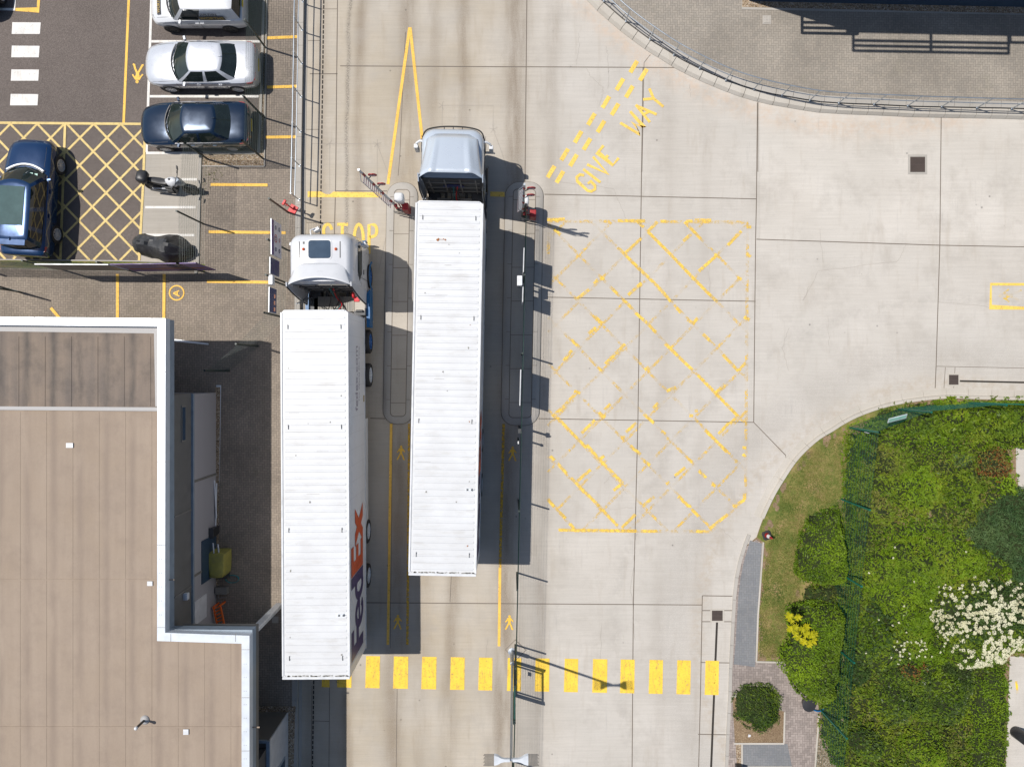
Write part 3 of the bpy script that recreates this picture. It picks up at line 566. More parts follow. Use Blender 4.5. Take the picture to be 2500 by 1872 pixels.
def walker(mb, cx, cy, h, z, flip=1, fn=P, rot=0):
    def T(u, v):
        u *= flip; c_, s_ = math.cos(rot), math.sin(rot); u, v = u*c_-v*s_, u*s_+v*c_; return fn(cx+u*h, cy-v*h)
    mb.flat([T(0.02+0.085*math.cos(R(k*36)), 0.43+0.09*math.sin(R(k*36))) for k in range(10)], z)
    mb.flat([T(*p) for p in ((-0.13,0.33),(0.13,0.34),(0.15,0.22),(0.09,0.05),(0.11,-0.10),(-0.10,-0.10),(-0.07,0.05),(-0.15,0.2))], z+0.0005)
    for q, wd in ((((-0.09,0.30),(-0.19,0.12),(-0.27,0.04)), .075), (((0.10,0.30),(0.20,0.16),(0.27,0.06)), .075), (((-0.04,-0.06),(-0.15,-0.27),(-0.23,-0.44),(-0.29,-0.44)), .10), (((0.05,-0.06),(0.14,-0.24),(0.20,-0.45),(0.27,-0.47)), .10)):
        mb.line([T(*p) for p in q], wd*h*PX, z, 0.0004)
m = MB()
for x, y in ((866, 978), (859, 1343), (1107, 980), (1100, 1344)): walker(m, x*1.1302, y*1.1302, 35, zm)
m.build('road_markings', 'yellow_walk', kind='structure')
m = MB()                                                   # the worn yellow box junction
box = [P(*p) for p in ((1340,540),(1828,545),(1820,1216),(1737,1296),(1405,1294),(1337,1216))]
for q in ([(1338,540),(1828,543)], [(1825,545),(1820,1216),(1737,1297)], [(1735,1297),(1404,1295),(1337,1217)], [(1341,545),(1338,620)]): m.line([P(*p) for p in q], 7.5*PX, zm, 0.0004)
for k in range(-9, 9):
    for s in (1, -1):
        r_ = clipline(box, P(1581.5 + 112.3*k, 566), (1, -1.01*s))
        if r_ and math.dist(*r_) > 0.6: m.line(r_, 6.6*PX, zm + (0.001 if s > 0 else 0.0025))
m.build('road_markings', 'yellow_ghost', kind='structure')
m = MB(); q1 = C(1300, 500, 3.943); q2 = C(1300, 900, 3.943)
for f_, L_ in ((q1, ((820,155,1080,155),(1010,165,1070,215),(1200,165,1110,260),(1110,260,1325,475),(1325,475,1550,710),(1550,710,1690,850),(1690,850,1780,935),(1230,160,1290,162),(1465,165,1620,330),(1480,160,1540,160),(1560,150,1720,150),(2060,215,2105,215),(820,410,885,475),(885,475,960,550),(960,550,1110,695),(1110,695,1230,810),(1230,810,1330,930),(1385,990,1430,1040),(1490,1105,1560,1150),(1540,1145,1590,1090),(885,475,1040,330),(655,690,690,720),(770,810,820,860),(870,910,960,1000),(990,1040,1110,1145),(1110,1145,1190,1230),(1275,1335,1340,1400),(1340,1400,1540,1590),(1640,1245,1700,1300),(1830,1440,1980,1600),(1980,1600,2050,1520),(430,905,545,815),(590,760,630,720),(920,870,1050,750),(600,1075,670,1140),(540,1240,610,1180),(300,1500,380,1400),(375,1300,450,1370),(700,1530,890,1340),(640,1580,670,1590),(1080,1590,1120,1560),(205,235,270,290),(140,145,310,140),(2060,470,2100,500),(2035,1080,2090,1110),(1970,700,2010,720),(1750,480,1800,500),(1450,350,1525,285),(1880,390,2010,255),(1600,640,1760,500))),
               (q2, ((1590,60,1760,235),(1760,235,1850,150),(1760,235,1975,455),(1975,455,1900,530),(1890,520,1790,630),(1660,590,1870,800),(190,460,290,370),(290,370,440,215),(400,215,460,235),(240,470,380,620),(380,620,520,760),(520,730,650,880),(650,880,870,1100),(870,1100,780,1170),(640,880,690,835),(560,970,430,1080),(370,1050,430,1110),(430,1110,640,1320),(630,1310,740,1430),(740,1430,820,1510),(600,495,470,620),(640,420,700,470),(690,400,750,340),(1070,435,1170,525),(1000,520,900,610),(850,660,890,660),(940,740,1040,825),(1065,880,1130,930),(1290,215,1380,180),(1160,380,1210,330),(1500,870,1540,900),(1600,980,1670,1050),(1370,1030,1470,950),(1285,1110,1320,1090),(1725,1110,1760,1130),(1060,1320,1170,1230),(1480,1320,1530,1320),(1530,1350,1600,1420),(1400,1230,1500,1320),(150,1260,210,1330),(260,1380,320,1440),(360,1490,410,1550),(250,1550,1000,1560),(800,1555,1000,1560),(1045,1562,1200,1562),(1570,1560,1640,1570),(1700,1540,1880,1400),(1930,1330,2040,1260),(2040,1260,2040,1200),(2020,760,2060,760),(170,840,215,880),(240,910,330,1010),(860,1530,990,1400),(1240,600,1280,630),(1290,670,1320,670),(1560,405,1590,405),(1510,450,1545,455),(1945,890,1970,890),(2025,820,2050,850)))):
    for a_, b_, c_, d_ in L_: m.line([P(*f_(a_, b_)), P(*f_(c_, d_))], 7.6*PX, zm+.0045, .00002)
m.build('road_markings', 'yellow_strong', kind='structure')
m = MB(); m.line([P(2520, 694.5), P(2419, 694), P(2418, 750), P(2520, 753)], 6.5*PX, zm); m.build('road_markings', 'yellow_paint', kind='structure')
m = MB(); walker(m, 2466, 722, 56, zm, rot=R(90)); m.line([P(2478, 1660), P(2481, 1690)], 0.1, 0.082); m.build('road_markings', 'yellow_worn', kind='structure')
# ---- painted markings in the left yard
z2 = ZL + 0.009
m = MB()
def hatch(poly, x0, dx, slope_a, slope_b, wd):
    pw = [PL(*p) for p in poly]
    for k in range(-12, 14):
        for s, (a_, b_) in enumerate((slope_a, slope_b)):
            r_ = clipline(pw, PL(x0 + dx*k, 303), (a_, -b_))
            if r_ and math.dist(*r_) > 0.25: m.line(r_, wd*PX, z2 + 0.0011 + 0.0012*s)
hatch([(160, 303), (352, 305), (349, 450), (339, 637), (148, 634)], 163.5, 65.8, (32.8, 34.2), (-34.0, 34.2), 5.2)
hatch([(-300, 299), (160, 303), (148, 634), (-300, 630)], 157.5, 66.0, (-33.5, 34.2), (33.0, 34.2), 5.2)
for q in ([(-300, 298), (352, 303.5)], [(355, 303), (350, 450), (340, 636)], [(159.5, 304), (148, 634)]): m.line([PL(*p) for p in q], 6*PX, z2, 0.0003)
m.build('road_markings', 'pale_yellow', kind='structure')
m = MB(); m.line([PL(316, -60), PL(314.5, 0), PL(302, 300)], 6*PX, z2); m.line([PL(97, -60), PL(94.5, 0), PL(93, 25.5), PL(38, 24)], 7*PX, z2)
walker(m, 336.5, 180, 47, z2, fn=PL, rot=R(178))
for a, b in (((455,399),(578,400)), ((451,501),(617,503)), ((447,608),(590,610)), ((575,83),(642,80)), ((577,189),(641,187)), ((572,297),(640,296)), ((254,592),(254,690)), ((355,592),(354,690)), ((110,665),(131,690))): m.line([PL(a[0]*1.1302, a[1]*1.1302), PL(b[0]*1.1302, b[1]*1.1302)], 7*PX, z2, 0.0003)
g1 = C(0, 600, 4.416); ca = g1(1905, 508)
m.line([PL(ca[0]+17.5*math.cos(R(k*12)), ca[1]+17.5*math.sin(R(k*12))) for k in range(31)], 3.4*PX, z2)
for q in (((1870,512),(1935,485)), ((1870,512),(1938,545)), ((1912,492),(1912,532))): m.line([PL(*g1(*p)) for p in q], 3.2*PX, z2, 0.0003)
m.build('road_markings', 'yellow_lane', kind='structure')
m = MB()
for q in ([(371, -60), (370, 0), (362, 250), (358, 372)], [(370, 102), (636, 102)], [(366, 236), (632, 236)], [(357, 374), (484, 374.5)], [(440, 438.5), (481, 438.5)], [(355, 506.5), (478, 506.5)], [(351, 574), (475, 574.5)], [(-60, 22), (36, 24), (38, -20)]): m.line([PL(*p) for p in q], 6*PX, z2 + 0.004, 0.0004)
h1 = C(0, 0, 5.52)
for q in ((162,305,545,463), (156,620,530,777), (150,940,522,1092), (140,1270,512,1424)):
    (xa, ya), (xb, yb) = h1(q[0], q[1]), h1(q[2], q[3]); m.flat([PL(xa+1, ya), PL(xb+1, ya+0.5), PL(xb-1, yb), PL(xa-0.5, yb)], z2)
m.build('road_markings', 'white_paint', kind='structure')
# ---- iron covers
def grate(name, label, cat, cx, cy, wx, wy, z, bars=9, frame='kerb_grey', group=None, iron='cast_iron', pit='black_slot'):
    t = thing(name, label, cat, V3(P(cx, cy, z), z), 0, group); wx *= PX; wy *= PX
    m = MB(); m.box((0, 0, 0.006), (wx*1.3, wy*1.3, 0.008)); m.build('surround', frame, t)
    m = MB(); m.box((0, 0, 0.012), (wx, wy, 0.006)); m.build('pit', pit, t)
    m = MB()
    for k in range(bars): m.box(((k+0.5)/bars*wx - wx/2, 0, 0.02), (wx/bars*0.55, wy*0.96, 0.012))
    for k in range(3): m.box((0, (k-1)*wy*0.42, 0.0215), (wx*0.98, 0.02, 0.012))
    m.build('grating', iron, t)
grate('manhole_cover', 'square brown iron manhole cover alone in pale concrete at the upper right', 'manhole cover', 2240, 402, 36, 37, 0, 14)
grate('drain_grate', 'dark iron drain grate at the head of the slot drain beside the footpath', 'drain', 1751, 1502, 26, 25, 0, 12, 'kerb_concrete')
grate('drain_grate', 'dark iron drain grate by the curved kerb above the green hedge', 'drain', 2328, 927, 23, 24, 0, 10, 'kerb_concrete')
grate('access_cover', 'pale square access cover set in the grey upper pavement', 'manhole cover', 1872, 49, 16, 16, .25, 2, iron='kerb_grey', pit='kerb_grey')
m = MB(); m.box((0, 0, 0.005), (0.28, 0.28, 0.01)); o = m.build('access_cover', 'kerb_grey'); o.location = V3(PL(672, 1512), ZL); tag(o, 'small square access cover in shaded paving beside the canopy post', 'manhole cover')
# ---- handrails
def rail(name, label, px, z0, h, rmat, r=0.024, mids=(0.5,)):
    pts = [P(x, y, z0) for x, y in px]; t = thing(name, label, 'handrail', V3(pts[0], z0)); o0 = Vector(V3(pts[0], z0))
    loc = [Vector(V3(p, z0)) - o0 for p in pts]; cur = catmull([tuple(p) for p in loc], 5)
    m = MB(); m.tube([Vector(p) + Vector((0, 0, h)) for p in cur], r, 8); m.build('top_rail', rmat, t, smooth=50)
    for f in mids: m = MB(); m.tube([Vector(p) + Vector((0, 0, h*f)) for p in cur], r*0.85, 8); m.build('middle_rail', rmat, t, smooth=50)
    for p in loc:
        m = MB(); m.tube([p, p + Vector((0, 0, h))], r*0.95, 8); m.box(p + Vector((0, 0, 0.01)), (0.08, 0.08, 0.02)); m.tube([p + Vector((0, 0, h-0.04)), p + Vector((0, 0, h+0.01))], r*1.25, 8); m.build('post', rmat, t, smooth=50)
rail('handrail', 'galvanised handrail curving round the upper right pavement edge', [(1425, -44), (1474, 3), (1528, 52), (1587, 96), (1645, 134), (1708, 167), (1772, 196), (1841, 218), (1909, 233.5), (1977, 245.5), (2048, 251.6), (2134, 255), (2216.5, 258.7), (2299, 261), (2385, 263.8), (2470, 265.8), (2556, 268)], .25, 1.05, 'galvanised')
rail('handrail', 'straight two bar galvanised handrail on the high kerb left of the lorries', [(740+0, -75), (739.5, 5), (738, 74), (737, 156), (735.5, 237), (734, 322), (732, 405), (730, 488)], ZL, 1.15, 'galvanised', 0.027, (0.52,))
# ---- welded mesh fences
def fence(label, px, z0=0.0, h=2.4, mat='fence_green', post='fence_dark', posts=None, wire=0.0024, stepv=0.05, steph=0.2, gaps=()):
    pts = [P(x, y, z0) for x, y in px]; t = thing('mesh_fence', label, 'fence', V3(pts[0], z0)); o0 = Vector(V3(pts[0], z0)); L = [Vector(V3(p, z0)) - o0 for p in pts]
    for i, p in enumerate(L):
        a = L[min(i+1, len(L)-1)] - L[max(i-1, 0)]; m = MB(); m.box(p + Vector((0, 0, (h+.05)/2)), (0.06, 0.06, h+.05), math.atan2(a.y, a.x)); m.box(p + Vector((0, 0, h+.055)), (0.07, 0.07, 0.012), math.atan2(a.y, a.x)); m.build('post', post, t)
    for i in range(len(L)-1):
        if i in gaps: continue
        a, b = L[i], L[i+1]; d = (b-a); ln = d.length; d.normalize(); nrm = Vector((-d.y, d.x, 0)); m = MB(); ang = math.atan2(d.y, d.x)
        k = 0.05
        while k < ln - 0.04:
            p = a + d*k + nrm*0.035; m.box(p + Vector((0, 0, h/2+0.03)), (wire*2, wire*2, h-0.06), ang); k += stepv
        z = 0.08
        while z < h:
            c = (a+b)/2 + nrm*0.035
            m.box(c + nrm*(wire*2) + Vector((0, 0, z)), (ln-0.06, wire*2, wire*2.2), ang)
            z += steph
        m.build('mesh_panel', mat, t)
fence('dark green mesh fence behind the parked cars along the gravel strip', [(652, -60), (649.5, 118), (646, 288), (644, 389)], ZL, 2.4)
fence('short dark green mesh fence beside the gravel bed behind the navy saloon', [(644, 389), (507, 389)], ZL, 2.4)
fence('dark green mesh fence between the motorcycle bay and the block paving', [(507, 389), (497, 547), (498, 664)], ZL, 2.4)
fence('dark green mesh fence with banners below the yellow hatched car park', [(498, 664), (317, 661), (150, 658), (-60, 652)], ZL, 2.4)
fence('dark green mesh fence carrying notice boards left of the white cab', [(704, 519), (700, 610), (697, 690), (694, 775)], ZL, 2.4)
fence('slanting mesh fence from the notice boards towards the building corner', [(694, 775), (630, 845), (560, 905)], ZL, 2.4, stepv=0.1, wire=.0022)
cf = lambda y: 1281 - (y-532)*0.0226
fence('long green mesh fence standing between the lorry lanes and yellow box', [(cf(y), y) for y in (532, 690, 866, 1043, 1220, 1397, 1573, 1613)], 0.0, 2.4, gaps=())
fence('green mesh fence below the gate at the bottom of the picture', [(cf(y), y) for y in (1697, 1857, 2030)], 0.0, 2.4)
rb = lambda x, y: (1247 + (x-1247)/1.0854, 909 + (y-909)/1.0854)
fence('green mesh fence running down through the shrubs on the right', [rb(2145, 1055), rb(2122, 1244), rb(2102, 1430), rb(2084, 1616), rb(2066, 1800), rb(2049, 1985)], 0.05, 2.4, 'fence_bright', 'fence_bright', wire=.0021)
fence('green mesh fence along the curved kerb above the hedge', [rb(2145, 1055), rb(2272, 1006), rb(2455, 989), rb(2640, 996)], 0.05, 2.4, 'fence_bright', 'fence_bright', wire=.0021)
# gate in the centre fence
gx, gy = P(cf(1615), 1615); g2 = P(cf(1695), 1695)
t = thing('fence_gate', 'heavy green framed pedestrian gate beside the lamp post', 'gate', (gx, gy, 0)); L = g2[1]-gy; dx = g2[0]-gx
m = MB(); m.box((0, -0.02, 1.2), (0.10, 0.10, 2.4)); m.box((dx, L, 1.2), (0.12, 0.14, 2.4)); m.build('gate_post', 'fence_dark', t)
m = MB(); m.box((dx/2, L/2, 2.3), (0.07, abs(L)-0.15, 0.06)); m.box((dx/2, L/2, 0.15), (0.07, abs(L)-0.15, 0.06)); m.box((0.0, -0.15, 1.2), (0.06, 0.06, 2.2)); m.box((dx, L+.15, 1.2), (0.06, 0.06, 2.2)); m.build('gate_frame', 'fence_green', t)
m = MB()
k = 0.2
while k < abs(L)-0.15: m.box((dx*k/abs(L), -k, 1.2), (0.006, 0.006, 2.1)); k += 0.05
for z in np.arange(0.3, 2.3, 0.2): m.box((dx/2, L/2, z), (0.008, abs(L)-0.2, 0.006))
m.build('mesh_panel', 'fence_green', t)
m = MB(); m.box((0.06, -0.35, 1.1), (0.06, 0.16, 0.18)); m.build('lock_box', 'dark_metal', t)
# gate leaf out of the yard fence at the far left (its shadow and frame lie on the paving)
t = thing('fence_gate', 'open dark framed mesh gate at the far left of the paving', 'gate', V3(PL(2, 700), ZL))
m = MB(); 
for a, b in (((0,0,.1),(0,0,2.2)), ((0.95,-.25,.1),(0.95,-.25,2.2)), ((0,0,.1),(0.95,-.25,.1)), ((0,0,2.2),(0.95,-.25,2.2)), ((0,0,1.1),(0.95,-.25,1.1))): m.tube([a, b], 0.035, 4)
m.build('gate_frame', 'fence_dark', t)
m = MB()
for k in range(1, 19): m.box((0.05*k, -0.0132*k, 1.15), (0.006, 0.006, 2.1))
m.build('mesh_panel', 'fence_dark', t)
# ================================================================ buildings
ZT = 4.65
def B(px, py, z=ZT): return P(px, py, z)
bl = thing('flat_roofed_building', 'tan flat roofed building with pale metal parapet at the lower left', 'building', (-14, -12, ZL))
def bd(mb, name, mat, parent=None, **k):
    o = mb.build(name, mat, parent or bl, **k)
    if (parent or bl) is bl: o.location = (14, 12, -ZL)
    return o
out = [(-500, 768.5), (404, 777), (403, 1544), (609, 1551), (609, 2300), (-500, 2300)]
outw = [B(*p) for p in out]
inw = [B(*p) for p in ((-500, 789), (384.5, 797), (383.5, 1564), (589.8, 1570.5), (589.8, 2300), (-500, 2300))]
m = MB()
for i in range(4): m.prism([outw[i], outw[i+1], inw[i+1], inw[i]], ZT-0.34, ZT)
cop = bd(m, 'parapet', 'coping')
m = MB()                                                   # coping joints and fixings
for y in (1127, 1330, 1531, 1300 - 392): m.box(V3(B(394, y), ZT+0.004), (0.29, 0.012, 0.008))
for y in (1585, 1702, 1832): m.box(V3(B(600, y), ZT+0.004), (0.29, 0.012, 0.008))
for x in (371, 212, 84): m.box(V3(B(x, 782+x*0.01), ZT+0.004), (0.012, 0.29, 0.008))
for x in (417, 575): m.box(V3(B(x, 1556), ZT+0.004), (0.012, 0.29, 0.008))
y = 820
while y < 1530:
    for dx in (-2, 3): m.box(V3(B(391+dx, y), ZT+0.004), (0.018, 0.018, 0.008))
    y += 34
y = 1620
while y < 1900:
    for dx in (-2, 3): m.box(V3(B(598+dx, y), ZT+0.004), (0.018, 0.018, 0.008))
    y += 33
m.build('fixings', 'grey_frame', cop)
ZR = 4.36
m = MB(); m.flat([inw[0], inw[1], B(384, 1000, ZR)[:1] + (P(0, 1000, ZR)[1],), (inw[0][0], P(0, 994, ZR)[1])], ZR); r1 = bd(m, 'roof', 'roof_dirty')
m = MB(); yb = P(0, 1002, ZR)[1]
m.flat([(inw[0][0], yb+0.1), (inw[1][0], yb), inw[2], inw[3], inw[4], inw[5]], ZR-0.03); r2 = bd(m, 'roof', 'roof_tan'); tag(r2, 'large tan part of the flat roof')
m = MB(); m.prism([(inw[0][0], yb+0.20), (inw[1][0], yb+0.12), (inw[1][0], yb-0.02), (inw[0][0], yb+0.08)], ZR-.02, ZR+0.06)
fl = bd(m, 'roof_flashing', 'lead_grey')
m = MB(); yt = inw[1][1]; m.flat([(inw[0][0], yt+.13), (inw[1][0], yt), (inw[1][0], yt-0.24), (inw[0][0], yt-.06)], ZR+0.006); m.flat([(inw[1][0]-0.27, yt-0.2), (inw[1][0]-0.005, yt-0.2), (inw[1][0]-.005, yb+0.15), (inw[1][0]-0.22, yb+0.15)], ZR+0.010); bd(m, 'gutter', 'lead_grey')
m = MB(); x = inw[1][0] - 0.42
while x > -27:
    m.box((x, (yt+yb)/2 - 0.1, ZR+0.006), (0.05, yt-yb-0.5, 0.012)); x -= 0.97
bd(m, 'roof_seams', 'roof_dirty')
m = MB(); x = inw[3][0] - 0.55
while x > -27:
    ytop = inw[2][1] - 0.05 if x > inw[1][0] else yb - 0.05; m.box((x, (ytop-24)/2, ZR-0.026), (0.07, ytop+24, 0.004)); x -= 0.97
for yy in (1415, 1775): m.box((-18, P(0, yy, ZR)[1], ZR-0.02), (17.5 if yy > 1600 else 11.2, 0.05, 0.012))
bd(m, 'roof_seams', 'roof_tan')
for x, y, wx, wy in ((170, 1087, .26, .18), (366, 1424, .20, .17), (454, 1786, .20, .20)): m = MB(); m.box(V3(P(x, y, ZR), ZR+0.0), (wx, wy, 0.03)); bd(m, 'roof_patch', 'white_gloss', bevel=0.01)
vp = thing('roof_vent', 'thin roof vent pipe with white cap on a grey dome', 'vent', V3(P(353, 1757, ZR), ZR-0.03))
m = MB(); m.lathe((0, 0, 0), [(0.17, 0), (0.165, 0.03), (0.11, 0.07), (0.06, 0.09)], 20); m.build('flashing_dome', 'lead_grey', vp, smooth=50)
m = MB(); m.tube([(0, 0, 0.05), (0, 0, 0.62)], 0.045, 12); m.build('pipe', 'dark_metal', vp, smooth=50)
m = MB(); m.lathe((0, 0, 0.6), [(0.02, 0), (0.062, 0.0), (0.062, 0.06), (0.03, 0.09)], 16); m.build('cap', 'white_gloss', vp, smooth=50)
# fascia, walls
XW, XE = outw[1][0], outw[3][0]; YN = outw[1][1]; YC = outw[2][1]; YWN = -0.84; YS2 = -14.47
m = MB(); FD = 3.93; m.prism([(-40, YN+.02), (XW-0.02, YN-0.02), (XW-0.02, YC), (XE-0.02, YC-0.02), (XE-0.02, -30), (-40, -30)], FD, ZT-0.345, True)
fa = bd(m, 'fascia', 'fascia_grey')
m = MB(); m.prism([(XW+0.2, YC-0.05), (XE-0.05, YC-0.05), (XE-0.05, -30), (XW+0.2, -30)], 3.56, FD-0.003, True); bd(m, 'fascia', 'wall_grey')
m = MB(); m.prism([(-40, YWN), (XW-0.03, YWN), (XW-0.03, -30), (-40, -30)], 2.5, FD-0.003); wu = bd(m, 'wall', 'wall_grey')
m = MB(); m.prism([(-40, YWN-0.02), (XW-0.005, YWN-0.02), (XW-0.005, YS2), (-40, YS2)], ZL-0.02, 2.40); wl = bd(m, 'wall', 'ribbed_cladding'); tag(wl, 'ribbed light metal lower wall')
m = MB(); m.box((XW-0.02, (YWN+YS2)/2, 2.45), (0.14, YWN-YS2, 0.10)); m.box((XW+0.02, (YWN-.4)/2-.2, ZL+.05), (.0, .0, .0)) if False else None; bd(m, 'sill', 'fascia_grey')
m = MB()
for y in (1165, 1387): yy = P(0, y, 1.2)[1]; m.box((XW+0.004, yy, 1.3), (0.03, 0.09, 2.2))
for y in (1250, 1440): yy = P(0, y, 3)[1]; m.box((XW-0.02, yy, 3.2), (0.03, 0.05, 1.4))
bd(m, 'joint_strip', 'grey_frame')
m = MB(); ya, yb2 = P(0, 990, 3.2)[1], P(0, 1078, 3.2)[1]; m.box((XW-0.02, (ya+yb2)/2, 3.2), (0.04, ya-yb2, 0.34)); wf = bd(m, 'window', 'grey_frame'); m = MB(); m.box((XW+0.003, (ya+yb2)/2, 3.2), (0.02, ya-yb2-0.12, 0.24)); m.build('pane', 'glass_blue', wf)
m = MB(); m.box((XW+0.05, P(0, 1455, 3.1)[1], 3.1), (0.16, 0.26, 0.2)); m.box((XW+0.09, P(0, 1455, 3.1)[1]-.02, 3.2), (0.1, 0.2, 0.03)); bd(m, 'wall_lamp', 'pale_metal', bevel=0.02)
m = MB(); m.box((XW+0.01, P(0, 1488, 1.8)[1], 1.75), (0.03, 0.95, 1.1)); bd(m, 'wall_panel', 'white_panel')
m = MB(); m.box((XW+0.012, P(0, 1362, 0.9)[1], 0.95), (0.035, 1.75, 1.4)); dd = bd(m, 'door', 'navy_wall')  # flat dark blue panel on the ribbed wall
m = MB(); m.prism([(-14, YS2), (XE-0.03, YS2), (XE-0.03, -30), (-14, -30)], ZL-0.02, 2.5); bd(m, 'wall', 'wall_grey')
m = MB(); m.box((XE-0.028+0.02, (YS2-0.0-30)/2, 1.35), (0.05, -(-30-YS2)-0.02, 2.28)); wl2 = bd(m, 'wall', 'wall_light')
m = MB(); m.box((XE+0.01, -18.6, 1.35), (0.05, 5.0, 1.4)); wf = bd(m, 'window', 'fascia_grey'); m = MB(); m.box((XE+0.03, -18.6, 1.35), (0.03, 4.8, 1.22)); m.build('pane', 'glass_blue', wf)
m = MB(); m.box((XE-.04, (YS2-30)/2, 2.54), (0.14, 15.5, 0.09)); m.prism([(-14, YS2+.01), (XE-.1, YS2+.01), (XE-.1, YS2-.1), (-14, YS2-.1)], 2.5, 2.58); bd(m, 'sill', 'fascia_grey')
m = MB(); m.prism([(-12.4, YS2-.3), (XE-.1, YS2-.3), (XE-.1, -30), (-12.4, -30)], 2.56, 3.56); bd(m, 'wall', 'dark_metal')
m = MB(); m.box((-9.86, -9.9, (3.56+ZL)/2), (0.30, 0.16, 3.56-ZL)); bd(m, 'canopy_post', 'pale_metal', bevel=0.02)
m = MB(); m.box((-15.5, YWN-0.0, 2), (0.2, 0.2, 0.2)) if False else None
m = MB(); m.prism([(-40, 1.0), (-15.0, 1.0), (-15.0, YWN), (-40, YWN)], ZL-.02, FD-0.003); bd(m, 'wall', 'wall_light')
# things along the shaded wall
def at(px, py, z=ZL): return V3(P(px, py, z), z)
t = thing('pallet_truck_load', 'olive yellow tarpaulin covered load on a pallet truck beside the ribbed wall', 'covered load', at(547, 1368))
m = MB(); rr = random.Random(5); n = 14; rings = []
for z, k in ((0.05, 1.0), (0.3, 0.99), (0.72, 0.93), (0.80, 0.88), (0.82, 0.6)):
    rings.append([(x*k + rr.uniform(-.02, .02), y*k + rr.uniform(-.02, .02), z + rr.uniform(-.01, .02)) for x, y in ((-.33,-.55),(-.1,-.57),(.22,-.55),(.30,-.42),(.33,-.2),(.34,.1),(.35,.35),(.34,.52),(.15,.56),(-.12,.55),(-.34,.54),(-.35,.3),(-.36,0),(-.35,-.3))])
m.loft(rings); m.build('tarpaulin', 'cover_yellow', t, smooth=60)
m = MB(); m.tube([(-.12, .5, .2), (-.12, .5, .75), (-.12, .95, .85)], 0.03, 8); m.tube([(.07, .5, .2), (.07, .5, .72), (.07, .9, .8)], 0.03, 8); m.build('handle', 'pale_metal', t, smooth=50)
m = MB(); m.box((0, -.6, 0.15), (0.5, 0.2, 0.25)); m.build('pallet', 'dark_metal', t)
t = thing('barrier_panel', 'bright orange plastic barrier lying against the wall under the canopy edge', 'barrier', at(545, 1500), R(4))
m = MB(); 
for x in (-.15, .15): m.tube([(x, -.55, .25), (x, .5, .55)], 0.045, 6)
for k in range(7): y = -.5 + k*.155; m.tube([(-.15, y, .27+k*.045), (.15, y+.12, .31+k*.045)], 0.028, 6)
m.build('frame', 'orange_plastic', t)
m = MB(); m.box((-.15, .52, .3), (.06, .06, .6)); m.box((.12, .55, .3), (.06, .06, .6)); m.build('foot', 'orange_plastic', t)
m = MB(); m.tube([(0, 0, 0.02), (0.05, 1.95, 0.03)], 0.03, 8); o = m.build('drain_pipe', 'pale_metal'); o.location = at(529, 1290); o.location.z += 0.1; tag(o, 'pale plastic pipe lying on gravel at the wall foot', 'pipe')
m = MB(); m.tube([(0, 0, 0.02), (-0.08, 1.6, 0.03)], 0.03, 8); o = m.build('drain_pipe', 'pale_metal'); o.location = at(533, 1262); o.location.z += 0.18; tag(o, 'second pale pipe crossing over the one at the wall foot', 'pipe')
m = MB(); m.tube([(.28*math.cos(a*.35)*(1+.02*math.sin(a)), .16*math.sin(a*.35), .02+.001*a) for a in range(50)], 0.012, 5); o = m.build('hose', 'hose_teal'); o.location = at(568, 1412); tag(o, 'loosely coiled thin teal hose on the dark paving', 'hose')
t = thing('wheeled_bin', 'small black bin standing against the ribbed wall', 'bin', at(529, 1292))
m = MB(); m.loft([[(x*k, y*k, z) for x, y in ((-.15,-.2),(.15,-.2),(.15,.2),(-.15,.2))] for z, k in ((0, .8), (.7, 1.0))]); m.build('body', 'black_plastic', t)
m = MB(); m.box((0, 0, .73), (.34, .44, .06)); m.box((0, 0.03, .765), (.06, .14, .01)); m.build('lid', 'dark_metal', t, bevel=.02)
m = MB(); m.tube([(0,0,0),(.05,-.35,.1),(.4,-.3,.1)], .03, 6); m.box((.2, 0, .12), (.5, .3, .22)); o = m.build('metal_trestle', 'grey_frame'); o.location = at(533, 1438); tag(o, 'small grey metal trestle on the gravel below the covered load', 'trestle')
# upper right building
w2 = thing('warehouse', 'dark blue clad building edge at the top right with sun louvres', 'building', V3(P(1829, 4, .25), .25))
ox, oy = w2.location.x, w2.location.y
yw = lambda px: P(px, 20 + (px-2200)*0.018, .25)[1]
def lw(px, py, z=.25): a = P(px, py, .25); return (a[0]-ox, a[1]-oy)
m = MB(); m.prism([lw(1829, 3), lw(3400, 38), lw(3400, -600), lw(1829, -600)], -.1, 7.9); m.build('wall', 'navy_wall', w2)
m = MB(); m.prism([lw(1825, 7), lw(3400, 42), lw(3400, -604), lw(1825, -604)], 7.9, 8.0, True); m.build('roof', 'fascia_grey', w2)
for (xa, xb, z, ys) in ((1855, 1990, 3.4, (26, 39, 52)), (1857, 2236, 7.45, (33, 45.5, 58)), (2240, 2800, 7.45, (31,))):
    m = MB()
    for y in ys: a, b = lw(xa, y-2+ (xa-1855)*0.018), lw(xb, y-2+(xb-1855)*.018); m.tube([(a[0], a[1], z), (b[0], b[1], z)], 0.065, 6)
    for x in ((xa, xb) if xb-xa < 200 else (xa, (xa+xb)/2, xb)): a, b = lw(x, 8+(x-1855)*.018), lw(x, ys[-1]+(x-1855)*.018); m.tube([(a[0], a[1], z), (b[0], b[1], z)], 0.065, 6)
    m.build('sun_louvre', 'dark_metal', w2)
